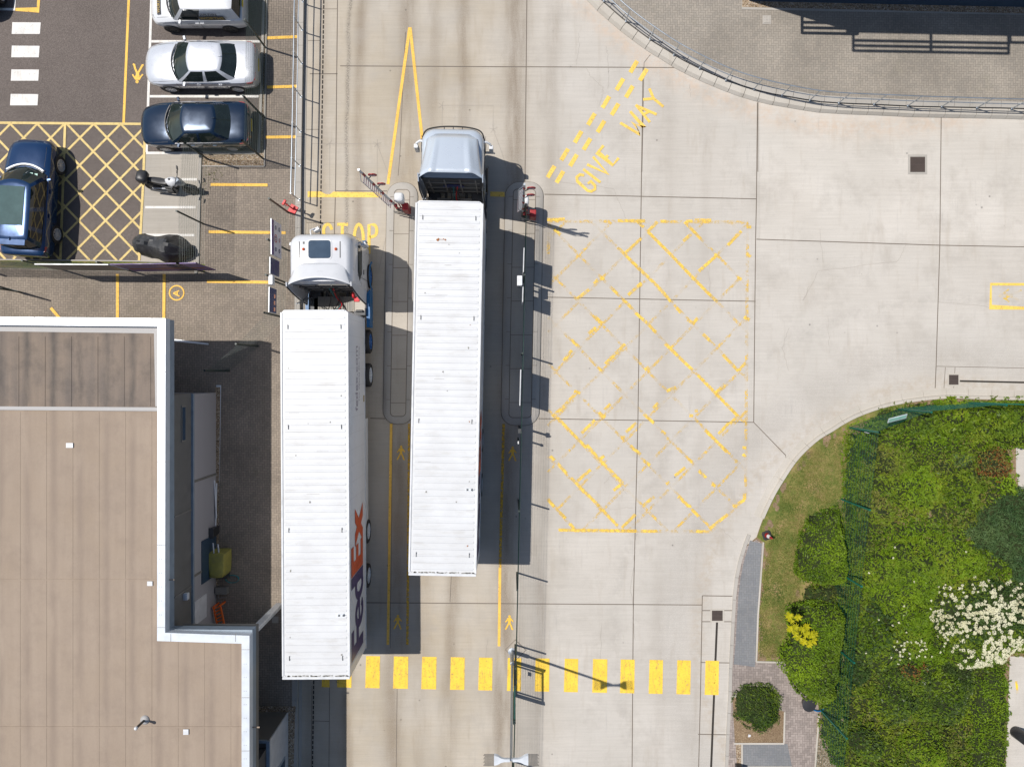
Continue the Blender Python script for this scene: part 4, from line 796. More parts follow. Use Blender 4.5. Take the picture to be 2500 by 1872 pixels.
# ================================================================ cars
def ring(fx, rx, hw, bf, br, z, taper=0.0, dzf=0.0, nf=6, ns=16):
    o = []
    for k in range(nf+1): u = 1-2*k/nf; o.append((fx - bf*u*u, hw*u*0.96, z + dzf*(1-u*u)))
    for k in range(1, ns): t = k/ns; x = o[nf][0] + (rx + br - o[nf][0])*t; o.append((x, -hw*(1 - taper*t*t + 0.02*math.sin(math.pi*t)), z))
    for k in range(nf+1): u = -1+2*k/nf; o.append((rx + br*u*u, hw*u*(0.96-taper), z))
    for k in range(1, ns): t = 1-k/ns; x = o[0][0] + (rx + br - o[0][0])*t; o.append((x, hw*(1 - taper*t*t + 0.02*math.sin(math.pi*t)), z))
    return o
NF, NS = 6, 16
def wheel(par, x, y, r, wd, side, rim='rim_silver', spokes=10, name='wheel'):
    w_ = bpy.data.objects.new(name, None); COL.objects.link(w_); w_.parent = par; w_.location = (x, y, r); w_.empty_display_size = .1
    m = MB(); m.lathe((0, 0, 0), [(r*.66, -wd/2), (r*.95, -wd/2), (r, -wd/2+.03), (r, wd/2-.03), (r*.95, wd/2), (r*.66, wd/2)], 28, 'y', cap=False); m.build('tyre', 'rubber', w_, smooth=45)
    m = MB(); s = side; q = s*wd/2
    m.lathe((0, 0, 0), [(r*.02, s*wd*.05), (r*.66, s*wd*.05), (r*.67, q*0.98), (r*.60, q), (r*.58, q*.5), (r*.1, q*.5)], 28, 'y')
    for k in range(spokes):
        a = 2*math.pi*k/spokes; Mx = Matrix.Rotation(-a, 3, 'Y'); c = Mx @ Vector((r*.34, 0, 0)); m.box((c.x, q*.82, c.z), (r*.56, .025, r*.11), M=Mx)
    m.lathe((0, 0, 0), [(r*.02, q*.6), (r*.14, q*.6), (r*.12, q*.98), (r*.02, q*.99)], 12, 'y')
    m.build('rim', rim, w_, smooth=40); return w_
def car(name, label, loc, rz, k, group='cars parked in the car park'):
    t = thing(name, label, k['cat'], loc, rz, group); pt = k['paint']
    st = k['st']; fine = catmull(st, 5); m = MB(); rings = []
    for x, hw, zs, zc in fine:
        zb = k.get('zb', .22); e = min(1, (k['L']/2 + .02 - abs(x))/.35); zb_ = zb + .12*(1-e)
        half = [(hw*.80, zb_), (hw*.945, zb_+.08), (hw*.985, zb_ + (zs-zb_)*.38), (hw, zb_+(zs-zb_)*.70), (hw*.965, zs-.04), (hw*.90, zs), (hw*.72, zs+(zc-zs)*.75), (hw*.36, zc), (0, zc+.008)]
        rings.append([(x, -y, z) for y, z in half[:-1]] + [(x, 0, half[-1][1])] + [(x, y, z) for y, z in half[:-1][::-1]])
    m.loft(rings, True, True); body = m.build('body', pt, t, smooth=40)
    c = MB()
    for wx in k['wx']:
        for s in (-1, 1): c.lathe((wx, s*(k['W']/2-.06), k['wr']+.0), [(k['wr']+.055, -.20), (k['wr']+.055, .20)], 28, 'y')
    cut(body, c)
    m = MB()
    for wx in k['wx']:
        for s in (-1, 1): m.lathe((wx, s*(k['W']/2-.27), k['wr']), [(k['wr']+.05, -.01), (k['wr']+.05, .01)], 24, 'y')
    m.box((0, 0, .25), (k['L']-.5, k['W']-.5, .12)); m.build('underbody', 'rubber', t)
    # glasshouse
    b = ring(k['gf'], k['gr'], k['ghw'], k['bf'], k['br'], k['zb1'], k.get('tap', .08)); r_ = ring(k['rf'], k['rr'], k['rhw'], k['bf']*.55, k['br']*.6, k['zr']-.035, k.get('tap', .08)*.6)
    mid = [tuple((a+c_)/2 for a, c_ in zip(p, q)) for p, q in zip(b, r_)]; mid = [(p[0]*1.004, p[1]*1.025, p[2]) for p in mid]
    xm = (k['rf']+k['rr'])/2; r2 = [(xm+(p[0]-xm)*.97, p[1]*.93, k['zr']-.012) for p in r_]; r3 = [(xm+(p[0]-xm)*.85, p[1]*.78, k['zr']+.006) for p in r_]; r4 = [(xm+(p[0]-xm)*.5, p[1]*.42, k['zr']+.02) for p in r_]
    N = len(b); groups = {'windscreen': list(range(0, NF)), 'rear_window': list(range(NF+NS, 2*NF+NS))}
    sideR = list(range(NF, NF+NS)); sideL = list(range(2*NF+NS, 2*NF+2*NS))
    gl = k['glass']; gR = [sideR[i] for i in gl]; gL = [sideL[NS-1-i] for i in gl]
    used = set(groups['windscreen'] + gR + gL + (groups['rear_window'] if k.get('rearglass', 1) else []))
    def shell(mb, idx, rows, push=0.0):
        for i in idx:
            j = (i+1) % N
            for A, Bq in zip(rows[:-1], rows[1:]): mb.add([A[i], A[j], Bq[j], Bq[i]], [(0, 1, 2, 3)])
    m = MB(); vs = b + mid + r_ + r2 + r3 + r4; fs = []
    for i in range(N):
        j = (i+1) % N
        if i not in used: fs += [(i, j, N+j, N+i), (N+i, N+j, 2*N+j, 2*N+i)]
        fs += [(2*N+i, 2*N+j, 3*N+j, 3*N+i), (3*N+i, 3*N+j, 4*N+j, 4*N+i), (4*N+i, 4*N+j, 5*N+j, 5*N+i)]
    fs.append(tuple(range(5*N, 6*N))); m.add(vs, fs); roof = m.build('roof', pt, t, smooth=45, fix=False)
    import bmesh
    def strip(name, idx):
        idx = sorted(idx); vs = []; fs = []; pts = idx + [(idx[-1]+1) % N]
        for R_ in (b, mid, r_): vs += [R_[i] for i in pts]
        n = len(pts); fs = [(r*n+i, r*n+i+1, (r+1)*n+i+1, (r+1)*n+i) for r in range(2) for i in range(n-1)]
        mb = MB(); mb.add(vs, fs); return mb.build(name, 'glass_dark', t, smooth=60, fix=False)
    strip('windscreen', groups['windscreen'])
    if k.get('rearglass', 1): strip('rear_window', groups['rear_window'])
    def runs(a):
        a = sorted(a); out = []; cur = [a[0]]
        for q in a[1:]:
            if q == cur[-1]+1: cur.append(q)
            else: out.append(cur); cur = [q]
        out.append(cur); return out
    for q in runs(gR) + runs(gL): strip('side_window', q)
    for s in (-1, 1):
        m = MB(); m.box((k['gf']-.52, s*(k['W']/2+.045), k['zb1']+.04), (.10, .17, .11), rz=-s*.25); m.tube([(k['gf']-.5, s*(k['W']/2-.06), k['zb1']-.01), (k['gf']-.52, s*(k['W']/2+.08), k['zb1']+.0)], .03, 6); m.build('door_mirror', k.get('mirror', pt), t, bevel=.035)
    hx = k['L']/2
    for s in (-1, 1):
        m = MB(); pts = [(hx-.14, .50), (hx-.22, .63), (hx-.40, .745)]; z = k['hz']
        m.loft([[(px_-.0+.02, s*py*k['W']/1.82, z+dz) for px_, py in pts] + [(px_-.26, s*(py-.02)*k['W']/1.82, z+dz+.03) for px_, py in pts[::-1]] for dz in (-.10, .035)]); m.build('headlight', 'clear_lens2', t, smooth=30)
        m = MB(); y0 = k['W']/2; z = k['tz']
        m.loft([[(-hx+.03, s*(y0-.50), z+dz), (-hx+.06, s*(y0-.2), z+dz), (-hx+.20, s*(y0-.06), z+dz), (-hx+.40, s*(y0-.03), z+dz), (-hx+.38, s*(y0-.2), z+dz), (-hx+.2, s*(y0-.48), z+dz)] for dz in (-.09, .035)]); m.build('tail_light', 'red_lens', t, smooth=30)
        for hx_ in k['handles']: m = MB(); m.box((hx_, s*(k['W']/2+.008), k['zb1']-.13), (.17, .045, .028)); m.build('door_handle', k.get('hmat', pt), t, bevel=.01)
        m = MB(); xs = sorted([k['gf']-.35, k['gr']+.45]); m.tube([(x, s*(k['ghw']*1.035), k['zb1']+.012) for x in np.linspace(xs[0], xs[1], 6)], .011, 6); m.build('trim_strip', k.get('trim', 'black_plastic'), t)
    for wx in k['wx']:
        for s in (-1, 1): wheel(t, wx, s*(k['W']/2-.095), k['wr'], .22, s, k.get('rim', 'rim_silver'), k.get('spokes', 10))
    m = MB(); m.box((-hx+.0, 0, k['pz']), (.03, .52, .11)); m.build('number_plate', 'plate_yellow', t)
    # panel gaps: bonnet, boot and doors
    m = MB(); bx = k['gf']+.10; zc = k['zb1']
    def surf(x, y):
        best = min(range(len(fine)), key=lambda i: abs(fine[i][0]-x)); X, hw, zs, zc_ = fine[best]; u = abs(y)/hw
        return (zc_ if u < .36 else (zc_+(zs+(zc_-zs)*.75-zc_)*(u-.36)/.36 if u < .72 else zs+(zc_-zs)*.75*(1-(u-.72)/.18))) + .006
    for s in (-1, 1):
        P_ = [(x, s*k['bon'](x), 0) for x in np.linspace(k['gf']-.02, hx-.35, 9)]; m.tube([(x, y, surf(x, y)) for x, y, _ in P_], .006, 4)
        for dx_ in k['doors']: m.tube([(dx_, s*(k['W']/2+.001)*.99, .35), (dx_, s*(k['W']/2+.002), .60), (dx_, s*(k['W']/2)*.975, k['zb1']-.05)], .006, 4)
    m.build('panel_gaps', 'black_plastic', t)
    m = MB(); m.tube([(k['gf']+.04-k['bf']*(u*u), u*k['ghw']*.86, k['zb1']+.055) for u in np.linspace(-1, 1, 9)], .025, 5); m.tube([(k['gf']+.02, .1, k['zb1']+.05), (k['gf']-.25, -.55, k['zb1']+.16)], .008, 4); m.tube([(k['gf']+.02, .5, k['zb1']+.05), (k['gf']-.22, 0, k['zb1']+.17)], .008, 4); m.build('wiper', 'black_plastic', t)
    m = MB(); m.loft([[(k['rr']+.18, -.02, k['zr']+.0), (k['rr']+.18, .02, k['zr']), (k['rr']+.02, .02, k['zr']), (k['rr']+.02, -.02, k['zr'])], [(k['rr']+.08, -.006, k['zr']+.06), (k['rr']+.08, .006, k['zr']+.06), (k['rr']+.03, .006, k['zr']+.06), (k['rr']+.03, -.006, k['zr']+.06)]]); m.build('aerial', k.get('mirror', pt), t)
    return t, surf
sal = dict(cat='car', paint='silver_paint', L=4.72, W=1.82, zb=.2, st=[(-2.36,.60,.70,.72),(-2.30,.74,.86,.92),(-2.15,.85,.92,.99),(-1.7,.905,.93,1.01),(-1.0,.91,.92,1.00),(0,.91,.90,.96),(.9,.91,.88,.95),(1.4,.90,.83,.91),(1.9,.835,.74,.83),(2.2,.72,.66,.73),(2.36,.45,.56,.60)],
    wx=(1.42,-1.40), wr=.33, gf=1.08, gr=-1.72, ghw=.83, bf=.22, br=.16, zb1=.93, rf=.33, rr=-1.15, rhw=.60, zr=1.42, glass=[1,2,3,4,5,6,8,9,10,11,12,13], hz=.66, tz=.84, handles=(.05,-.85), pz=.60, hmat='chrome', trim='chrome', bon=lambda x: .78-.10*max(0, x-1.3)**2, doors=(.95,-.10,-1.05), tap=.1)
def mid(px0, px1, z, y0, z_y): return P((px0+px1)/2, y0, z)[0]
def carpos(n_, t_, wy, W, z=.8):
    X = (P(n_, 0, z)[0] + P(t_, 0, z)[0])/2; Y = P(0, wy, ZL)[1] + W/2 - .06; return (X, Y, ZL)
t, sf = car('silver_saloon', 'silver saloon car parked nose left between the white van and the navy saloon', carpos(359, 628, 223, 1.82), R(180), sal)
nv = dict(sal, paint='navy_paint', L=4.62, hmat='navy_paint'); nv['st'] = [(x*.98, a, b_, c_) for x, a, b_, c_ in sal['st']]
t, sf = car('navy_saloon', 'glossy navy saloon car parked nose left beside the gravel bed', carpos(346, 612, 367, 1.82), R(180.5), nv)
t, sf = car('dark_saloon', 'dark car mostly outside the picture at the top left corner', (P(0, 0, .8)[0]-1.05, P(0, -82, ZL)[1], ZL), R(-90), dict(nv, L=4.62), group=None)
van = dict(cat='van', paint='van_white', L=3.95, W=1.72, zb=.24, st=[(-1.97,.76,.98,1.0),(-1.93,.83,1.02,1.05),(-1.7,.85,1.04,1.08),(-1.0,.86,1.04,1.08),(0,.86,1.02,1.06),(.7,.86,.98,1.04),(1.1,.855,.94,1.02),(1.5,.83,.85,.95),(1.8,.74,.72,.82),(1.97,.50,.60,.66)],
    wx=(1.25,-1.21), wr=.32, gf=1.10, gr=-1.93, ghw=.80, bf=.22, br=.05, zb1=1.0, rf=.42, rr=-1.80, rhw=.70, zr=1.72, glass=[1,2,3,4,5], hz=.76, tz=.95, handles=(-.05,-.25), pz=1.02, mirror='van_white', rim='dark_metal', bon=lambda x: .66-.12*max(0, x-1.1)**2, doors=(.85,-.15,-1.0), tap=.02, trim='van_white')
X = (P(370, 0, .9)[0]+P(592, 0, 1.1)[0])/2; vpos = (X, P(0, 78, ZL)[1]+.80, ZL)
t, sf = car('white_van', 'small white van with black and gold lettering parked nose left at the top', vpos, R(180), van)
# van signwriting on its camera side (local +y) and bonnet
def vside(dx, z0, slope=0.0): return lambda x, y: (dx - x, .872 - max(0, (z0+y) - 1.03)*.22, z0 + y)
m = MB()
for q in ((-1.32, -.02, 1.10, 1.33),):
    x0, x1, za, zb_ = q; T = lambda x, z: (x, .880-(z-1.03)*.19 if z > 1.03 else .87, z)
    m.add([T(-1.36, 1.12), T(-.28, 1.12), T(-.22, 1.32), T(-1.30, 1.32)], [(0, 1, 2, 3)])
m.build('sign_panel', 'dark_letter', t, fix=False)
m = MB(); add_text(m, 'WORTHS', .23, lambda x, y: (-.80-x, .890-(1.22+y-1.03)*.19, 1.22+y), bold=.004); m.build('lettering', 'gold_letter', t, fix=False)
m = MB(); add_text(m, 'WILDIN', .20, lambda x, y: (-.72-x, .886-(1.42+y-1.03)*.19, 1.42+y), bold=.003); add_text(m, 'www', .12, lambda x, y: (.25-x, .874, .80+y)); add_text(m, '000 000', .08, lambda x, y: (.15-x, .874, .60+y)); m.build('lettering', 'dark_letter', t, fix=False)
m = MB(); m.flat([(1.42, -.28), (1.58, -.28), (1.58, .55), (1.42, .55)], 0); m.v = [(x, y, sf(x, y)+.03) for x, y, z in m.v]; m.build('sign_panel', 'dark_letter', t, fix=False)
m = MB(); add_text(m, 'WORTHS', .17, lambda x, y: (1.50+y, .14-x+.0, sf(1.5, .1)+.045), bold=.003); m.build('lettering', 'gold_letter', t, fix=False)
suv = dict(cat='car', paint='blue_paint', L=4.88, W=1.95, zb=.32, st=[(-2.44,.78,.95,.98),(-2.38,.88,1.05,1.10),(-2.1,.95,1.08,1.14),(-1.4,.975,1.10,1.16),(-.5,.975,1.10,1.14),(.5,.975,1.08,1.12),(1.1,.97,1.04,1.12),(1.7,.93,.98,1.06),(2.15,.86,.88,.97),(2.36,.72,.76,.83),(2.44,.55,.66,.72)],
    wx=(1.50,-1.40), wr=.39, gf=1.22, gr=-2.25, ghw=.87, bf=.30, br=.14, zb1=1.09, rf=.52, rr=-1.98, rhw=.70, zr=1.80, glass=[1,2,3,4,5,6,8,9,10,11,13,14], hz=.84, tz=1.0, handles=(.25,-.75), pz=.78, bon=lambda x: .74-.12*max(0, x-1.5)**2, doors=(1.05,0,-1.0), tap=.05, spokes=10)
X = P(141, 0, ZL+.4)[0] - .93; Y = (P(0, 342, ZL+.8)[1] + P(0, 622, ZL+.9)[1])/2
t, sf = car('blue_suv', 'large blue estate car with glass roof parked on the yellow hatching', (X, Y, ZL), R(90-3.2), suv)
m = MB(); m.flat([(.22, -.50), (.22, .50), (-1.35, .48), (-1.35, -.48)], 1.826); m.build('glass_roof', 'glass_roof', t)
m = MB(); m.loft([[(-1.9, -.62, 1.76), (-2.12, -.60, 1.74), (-2.12, .60, 1.74), (-1.9, .62, 1.76)], [(-1.9, -.62, 1.80), (-2.14, -.60, 1.78), (-2.14, .60, 1.78), (-1.9, .62, 1.80)]]); m.build('spoiler', 'blue_paint', t, bevel=.015)
m = MB(); m.tube([(1.30-.26*u*u, u*.76, 1.125) for u in np.linspace(-1, 1, 11)], .045, 6); m.build('scuttle', 'pale_metal', t, smooth=50)
m = MB(); m.box((.75, .0, 1.46), (.09, .10, .012)); m.box((.86, -.42, 1.355), (.08, .12, .01)); m.box((.84, -.60, 1.335), (.08, .12, .01)); m.build('windscreen_sticker', 'sign_green', t)
# ================================================================ motorcycles
bx, by = P(428, 468, ZL); t = thing('motorcycle', 'white and black motorcycle with black top box in the motorcycle bay', 'motorcycle', (bx, by, ZL), R(-6), 'motorcycles in the bay'); t.scale = (1.12, 1.12, 1.08)
LM = Matrix.Rotation(R(-13), 4, 'X')                         # leans on its side stand
def lb(mb, name, mat, **k):
    mb.v = [tuple(LM @ Vector(v)) for v in mb.v]; return mb.build(name, mat, t, **k)
for x in (-.70, .72):
    m = MB(); m.lathe((x, 0, .31), [(.20, -.05), (.28, -.06), (.31, -.03), (.31, .03), (.28, .06), (.20, .05)], 26, 'y'); w_ = lb(m, 'wheel', 'rubber', smooth=45)
    m = MB(); m.lathe((x, 0, .31), [(.20, -.04), (.215, -.045), (.215, .045), (.20, .04)], 26, 'y')
    for k in range(5):
        a = k*2*math.pi/5; m.tube([(x, 0, .31), (x+.2*math.cos(a), 0, .31+.2*math.sin(a))], .018, 5)
    m.lathe((x, -.055, .31), [(.13, -.004), (.13, .004)], 20, 'y'); m.v = [tuple(LM @ Vector(v)) for v in m.v]; m.build('rim', 'dark_metal', w_, smooth=40)
m = MB(); m.loft([[(x, y*w_, z+dz) for y, dz in ((-1,-.06),(-.8,.03),(0,.055),(.8,.03),(1,-.06),(0,-.09))] for x, w_, z in ((-.62,.09,.86),(-.45,.13,.84),(-.22,.15,.80),(-.02,.12,.78),(.08,.07,.80))]); lb(m, 'seat', 'black_plastic', smooth=50)
m = MB(); m.loft([[(x, y*w_, z+dz) for y, dz in ((-1,-.10),(-.85,.04),(-.4,.11),(0,.13),(.4,.11),(.85,.04),(1,-.10),(.5,-.16),(-.5,-.16))] for x, w_, z in ((.02,.08,.84),(.12,.16,.88),(.28,.19,.90),(.40,.15,.88),(.46,.06,.86))]); lb(m, 'fuel_tank', 'white_gloss', smooth=60)
m = MB(); m.lathe((.20, 0, 1.02), [(.045, 0), (.045, .012), (.03, .016)], 16); lb(m, 'fuel_cap', 'dark_metal', smooth=40)
m = MB(); m.box((.08, 0, .46), (.42, .30, .30)); m.box((.02, -.16, .40), (.26, .08, .2)); m.tube([(.3, -.1, .5), (.2, -.16, .25), (-.2, -.17, .24), (-.75, -.17, .34)], .04, 8); m.lathe((.05, -.17, .42), [(.11, -.02), (.10, .02)], 18, 'y'); lb(m, 'engine', 'dark_metal', bevel=.02)
m = MB(); m.tube([(-.70, -.09, .31), (-.15, -.11, .42)], .03, 6); m.tube([(-.70, .09, .31), (-.15, .11, .42)], .03, 6); m.tube([(.5, 0, .85), (.15, .1, .5), (-.2, 0, .6), (-.6, 0, .78)], .025, 6); m.tube([(-.2, .1, .6), (-.68, .1, .78)], .018, 6); lb(m, 'frame', 'rim_silver', smooth=50)
m = MB()
for s in (-1, 1): m.tube([(.72, s*.09, .31), (.48, s*.10, .92)], .026, 8)
lb(m, 'fork', 'dark_metal', smooth=50)
m = MB(); m.loft([[(.72+.36*math.cos(R(a)), y, .31+.36*math.sin(R(a))) for y in (-.07, 0, .07)] for a in range(35, 125, 12)], False, False, closed=False); lb(m, 'mudguard', 'black_plastic', smooth=50)
m = MB(); m.loft([[(.56, -.08, .72), (.70, 0, .70), (.56, .08, .72)], [(.54, -.15, .88), (.74, 0, .86), (.54, .15, .88)], [(.44, -.13, 1.04), (.58, 0, 1.06), (.44, .13, 1.04)]]); lb(m, 'fairing', 'galvanised', smooth=40)
m = MB(); m.tube([(.42, -.36, 1.02), (.46, -.22, 1.03), (.46, 0, 1.0), (.46, .22, 1.03), (.42, .36, 1.02)], .015, 6); m.tube([(.42, -.38, 1.02), (.44, -.27, 1.025)], .024, 8); m.tube([(.42, .38, 1.02), (.44, .27, 1.025)], .024, 8); m.box((.5, 0, 1.03), (.12, .2, .03)); lb(m, 'handlebar', 'black_plastic', smooth=50)
for s in (-1, 1): m = MB(); m.tube([(.45, s*.24, 1.03), (.50, s*.36, 1.18)], .008, 5); m.box((.49, s*.40, 1.20), (.04, .15, .08), rz=s*.3); lb(m, 'mirror', 'black_plastic', bevel=.015)
m = MB(); m.loft([[(-.80+x*k, y*k, .86+z) for x, y in ((-.20,-.17),(-.10,-.235),(.12,-.235),(.20,-.16),(.20,.16),(.12,.235),(-.10,.235),(-.20,.17))] for z, k in ((0, .82), (.06, .97), (.16, 1.0), (.25, .9), (.30, .6))]); lb(m, 'top_box', 'black_plastic', smooth=50)
m = MB(); m.tube([(-.02, .1, .3), (.08, .36, .03)], .015, 6); m.build('side_stand', 'dark_metal', t)
m = MB(); m.tube([(-.55, 0, .80), (-.98, 0, .60)], .025, 6); m.box((-.98, 0, .55), (.03, .18, .14)); lb(m, 'tail_bracket', 'black_plastic')
# covered motorcycle: draped sheet over a machine shape
cx, cy = P(408, 608, ZL); t = thing('covered_motorcycle', 'motorcycle hidden under a creased black tarpaulin below the white motorcycle', 'motorcycle', (cx, cy, ZL), R(-9), 'motorcycles in the bay')
m = MB(); rr = random.Random(11); prof = [(-1.12,.12,.45),(-1.05,.30,.85),(-.8,.40,1.02),(-.5,.36,.98),(-.2,.40,.92),(.1,.47,1.06),(.35,.50,1.16),(.55,.44,1.10),(.8,.32,.85),(1.05,.22,.62),(1.2,.10,.35)]
fine = catmull(prof, 2); rings = []
for i, (x, hw, h) in enumerate(fine):
    r_ = []; na = 13
    for k in range(na):
        a = math.pi*k/(na-1); c_, s_ = math.cos(a), math.sin(a); fold = .045*math.sin(5*a + i*.35) + .05*rr.uniform(-1, 1)
        y = -c_*hw*(1.0+.25*(1-s_)) + fold*(1-s_*.6)*.8; z = h*s_**.62 + fold*.9*s_ - (.0 if s_ > .15 else 0)
        r_.append((x + fold*.5, y, max(.02 + .05*rr.random()*(s_ < .1), z)))
    rings.append(r_)
m.loft(rings, True, True, closed=False); m.build('tarpaulin', 'cover_black', t, smooth=18)
m = MB(); m.lathe((-.7, 0, .3), [(.2, -.05), (.3, -.05), (.3, .05), (.2, .05)], 20, 'y'); m.lathe((.72, 0, .3), [(.2, -.05), (.3, -.05), (.3, .05), (.2, .05)], 20, 'y'); m.build('wheels', 'rubber', t)
# ================================================================ articulated lorries
def rr2(hw, yf, yr, rf, rr_, z, n=6, bow=0.0):              # rounded plan outline of a cab at one height
    o = []
    for cx, cy, r, a0 in ((hw-rf, yf-rf, rf, 0), (-hw+rf, yf-rf, rf, 90), (-hw+rr_, yr+rr_, rr_, 180), (hw-rr_, yr+rr_, rr_, 270)):
        for k in range(n): a = R(a0+90*k/(n-1)); x = cx+r*math.cos(a); y = cy+r*math.sin(a); o.append((x, y + (bow*(1-(x/hw)**2) if y > 0.5*(yf+yr) else 0), z))
    return o
def lorry(name, label, loc, rz, TL, cabm, kind):
    t = thing(name, label, 'lorry', loc, rz, 'lorries waiting side by side at the barriers'); H = 4.0; hw = 1.25
    # --- trailer
    m = MB(); ch = .10
    m.loft([[(-hw, -TL, z), (hw, -TL, z), (hw, -ch, z), (hw-ch, 0, z), (-hw+ch, 0, z), (-hw, -ch, z)] for z in (1.0, H-.02)]); tb = m.build('trailer_body', 'trailer_side', t)
    m = MB(); m.loft([[(-hw+.05, -TL+.04, z), (hw-.05, -TL+.04, z), (hw-.05, -ch, z), (hw-ch-.02, -.04, z), (-hw+ch+.02, -.04, z), (-hw+.05, -ch, z)] for z in (H-.02, H-.004)])
    y = -.28; 
    while y > -TL+.2:
        m.loft([[(x, y-.05, H-.004), (x, y-.022, H+.012), (x, y+.022, H+.012), (x, y+.05, H-.004)] for x in (-hw+.13, hw-.13)]); m.lathe((hw-.13, y, H-.004), [(.05, 0), (.022, .014), (.001, .016)], 8); y -= .2485
    rf = m.build('trailer_roof', 'trailer_roof', t)
    m = MB()
    for s in (-1, 1): m.box((s*(hw-.015), -TL/2, H+.0), (.07, TL-.15, .05))
    m.box((0, -TL+.01, H+.0), (2*hw+.02, .09, .06)); m.box((0, -.01, H-.01), (2*hw-.24, .05, .03)); m.build('roof_rail', 'white_gloss', t, bevel=.012)
    m = MB(); rq = random.Random(4)
    for k in range(60): m.box((rq.uniform(-hw+.1, hw-.05), -TL+.085+rq.uniform(-.012, .012), H+.002), (rq.uniform(.02, .09), .03, .02))
    m.build('roof_grime', 'grey_frame', rf)
    m = MB(); m.box((0, -TL-.03, 2.5), (2*hw-.04, .05, 2.9)); m.box((0, -TL-.05, 2.5), (.03, .03, 2.8)); m.build('rear_door', 'white_gloss', t)
    m = MB(); m.box((0, -TL+.03, 1.02), (2*hw+.02, .16, .14)); m.box((0, -TL-.02, .55), (2.3, .1, .14)); m.box((-.8, -TL, .8), (.06, .08, .5)); m.box((.8, -TL, .8), (.06, .08, .5)); m.build('rear_bumper', 'white_gloss', t)
    for y in (-.62, -4.35, -8.2, -TL+.75):
        for s in (-1, 1): m = MB(); m.box((s*(hw-.26), y, H+.022), (.02, .17, .016)); m.build('roof_slot', 'dark_metal', rf)
    m = MB(); ty = -TL+2.35 if kind == 1 else -TL+3.2; m.box((.93, ty, H+.03), (.24, .11, .05)); hs = m.build('roof_sensor', 'pale_metal', t, bevel=.012); m = MB(); m.box((.88, ty, H+.058), (.07, .06, .01)); m.box((1.03, ty, H+.058), (.04, .06, .01)); m.tube([(1.05, ty, H+.04), (1.13, ty, H+.04)], .006, 4); m.build('sensor_window', 'dark_metal', hs)
    rq = random.Random(30+kind)
    for k in range(9):
        m = MB(); cx, cy, r0 = rq.uniform(-1.0, 1.0), -rq.uniform(.8, TL-.8), rq.uniform(.012, .03); m.flat([(cx+r0*rq.uniform(.6, 1.6)*math.cos(a*.9), cy+r0*rq.uniform(.6, 2.2)*math.sin(a*.9)) for a in range(7)], H+.0145); m.build('dirt_spot', 'grey_frame', rf)
    for k in range(5):
        m = MB(); cx, cy = rq.uniform(-.9, .8), -rq.uniform(.8, TL-.8); m.box((cx, cy, H+.0135), (rq.uniform(.15, .5), .012, .004)); m.build('scratch', 'lead_grey', rf)
    if kind == 2:
        m = MB(); rq = random.Random(2)
        m.box((-.30, -1.43, H+.016), (.34, .012, .004))
        for cx, cy, r in ((-.42, -1.45, .05), (-.38, -1.41, .035), (-.13, -1.44, .03), (-.2, -1.42, .025), (.86, -4.6, .02), (.9, -8.2, .03), (.92, -TL+1.1, .035)):
            m.flat([(cx+r*rq.uniform(.5, 1.2)*math.cos(a*.7), cy+r*rq.uniform(.5, 1.2)*math.sin(a*.7), ) for a in range(9)], H+.017)
        m.build('rust_patch', 'rust', rf)
    m = MB()
    for s in (-.45, .45): m.box((s, -TL/2-.2, .92), (.12, TL-.8, .16))
    m.box((0, -3.0, .7), (1.6, .5, .5)); m.build('chassis', 'dark_metal', t)
    m = MB()
    for s in (-1, 1): m.box((s*(hw-.02), -TL/2+.3, .66), (.05, 4.6, .5))
    m.build('side_guard', 'white_gloss', t)
    m = MB(); m.box((hw+.0, -TL/2, .985), (.03, TL-.1, .05)); m.box((hw+.0, -TL+.35, 2.5), (.02, .02, 2.9)); m.box((-hw, -TL/2, .985), (.03, TL-.1, .05)); m.build('side_rail', 'pale_metal', t)
    for y in (-TL+4.7, -TL+2.83):
        for s in (-1, 1): wheel(t, s*(hw-.11), 0, .50, .30, s, 'pale_metal', 8, 'trailer_wheel')
        for w_ in [o for o in children(t) if o.name.startswith('trailer_wheel')][-2:]:
            w_.rotation_euler = (0, 0, R(-90)); w_.location = (w_.location.x, y, .5)
    # --- lettering on the side facing away from the sun
    X = hw + .008; 
    def T(o_): return lambda u, v: (X + o_, -TL + .42 + u*5.7, 1.58 + v*2.1)
    k_ = [0]
    def poly(mat, pts):
        mb = MB(); k_[0] += 1; f_ = T(.0009*k_[0]); mb.add([f_(*p) for p in pts], [tuple(range(len(pts)))]); return mb
    A = MB(); q = 0
    def add(mb, pts):
        k_[0] += 1; f_ = T(.0005*k_[0]); mb.add([f_(*p) for p in pts], [tuple(range(len(pts)))])
    def ringseg(mb, cu, cv, ru, rv, iu, iv, a0, a1, n=22):
        k_[0] += 1; f_ = T(.0005*k_[0]); vs = []
        for k in range(n+1):
            a = R(a0+(a1-a0)*k/n); vs.append(f_(cu+ru*math.cos(a), cv+rv*math.sin(a))); vs.append(f_(cu+iu*math.cos(a), cv+iv*math.sin(a)))
        mb.add(vs, [(2*k, 2*k+1, 2*k+3, 2*k+2) for k in range(n)])
    pu = MB(); add(pu, [(0,0),(.085,0),(.085,1),(0,1)]); add(pu, [(.08,1),(.195,1),(.195,.79),(.08,.79)]); add(pu, [(.08,.59),(.185,.59),(.185,.39),(.08,.39)])
    ringseg(pu, .262, .335, .105, .355, .045, .20, 0, 318); add(pu, [(.165,.40),(.362,.40),(.362,.28),(.165,.28)])
    ringseg(pu, .45, .335, .10, .355, .045, .20, 0, 360); add(pu, [(.478,0),(.555,0),(.555,1),(.478,1)])
    pu.build('lettering', 'fedex_purple', tb, fix=False)
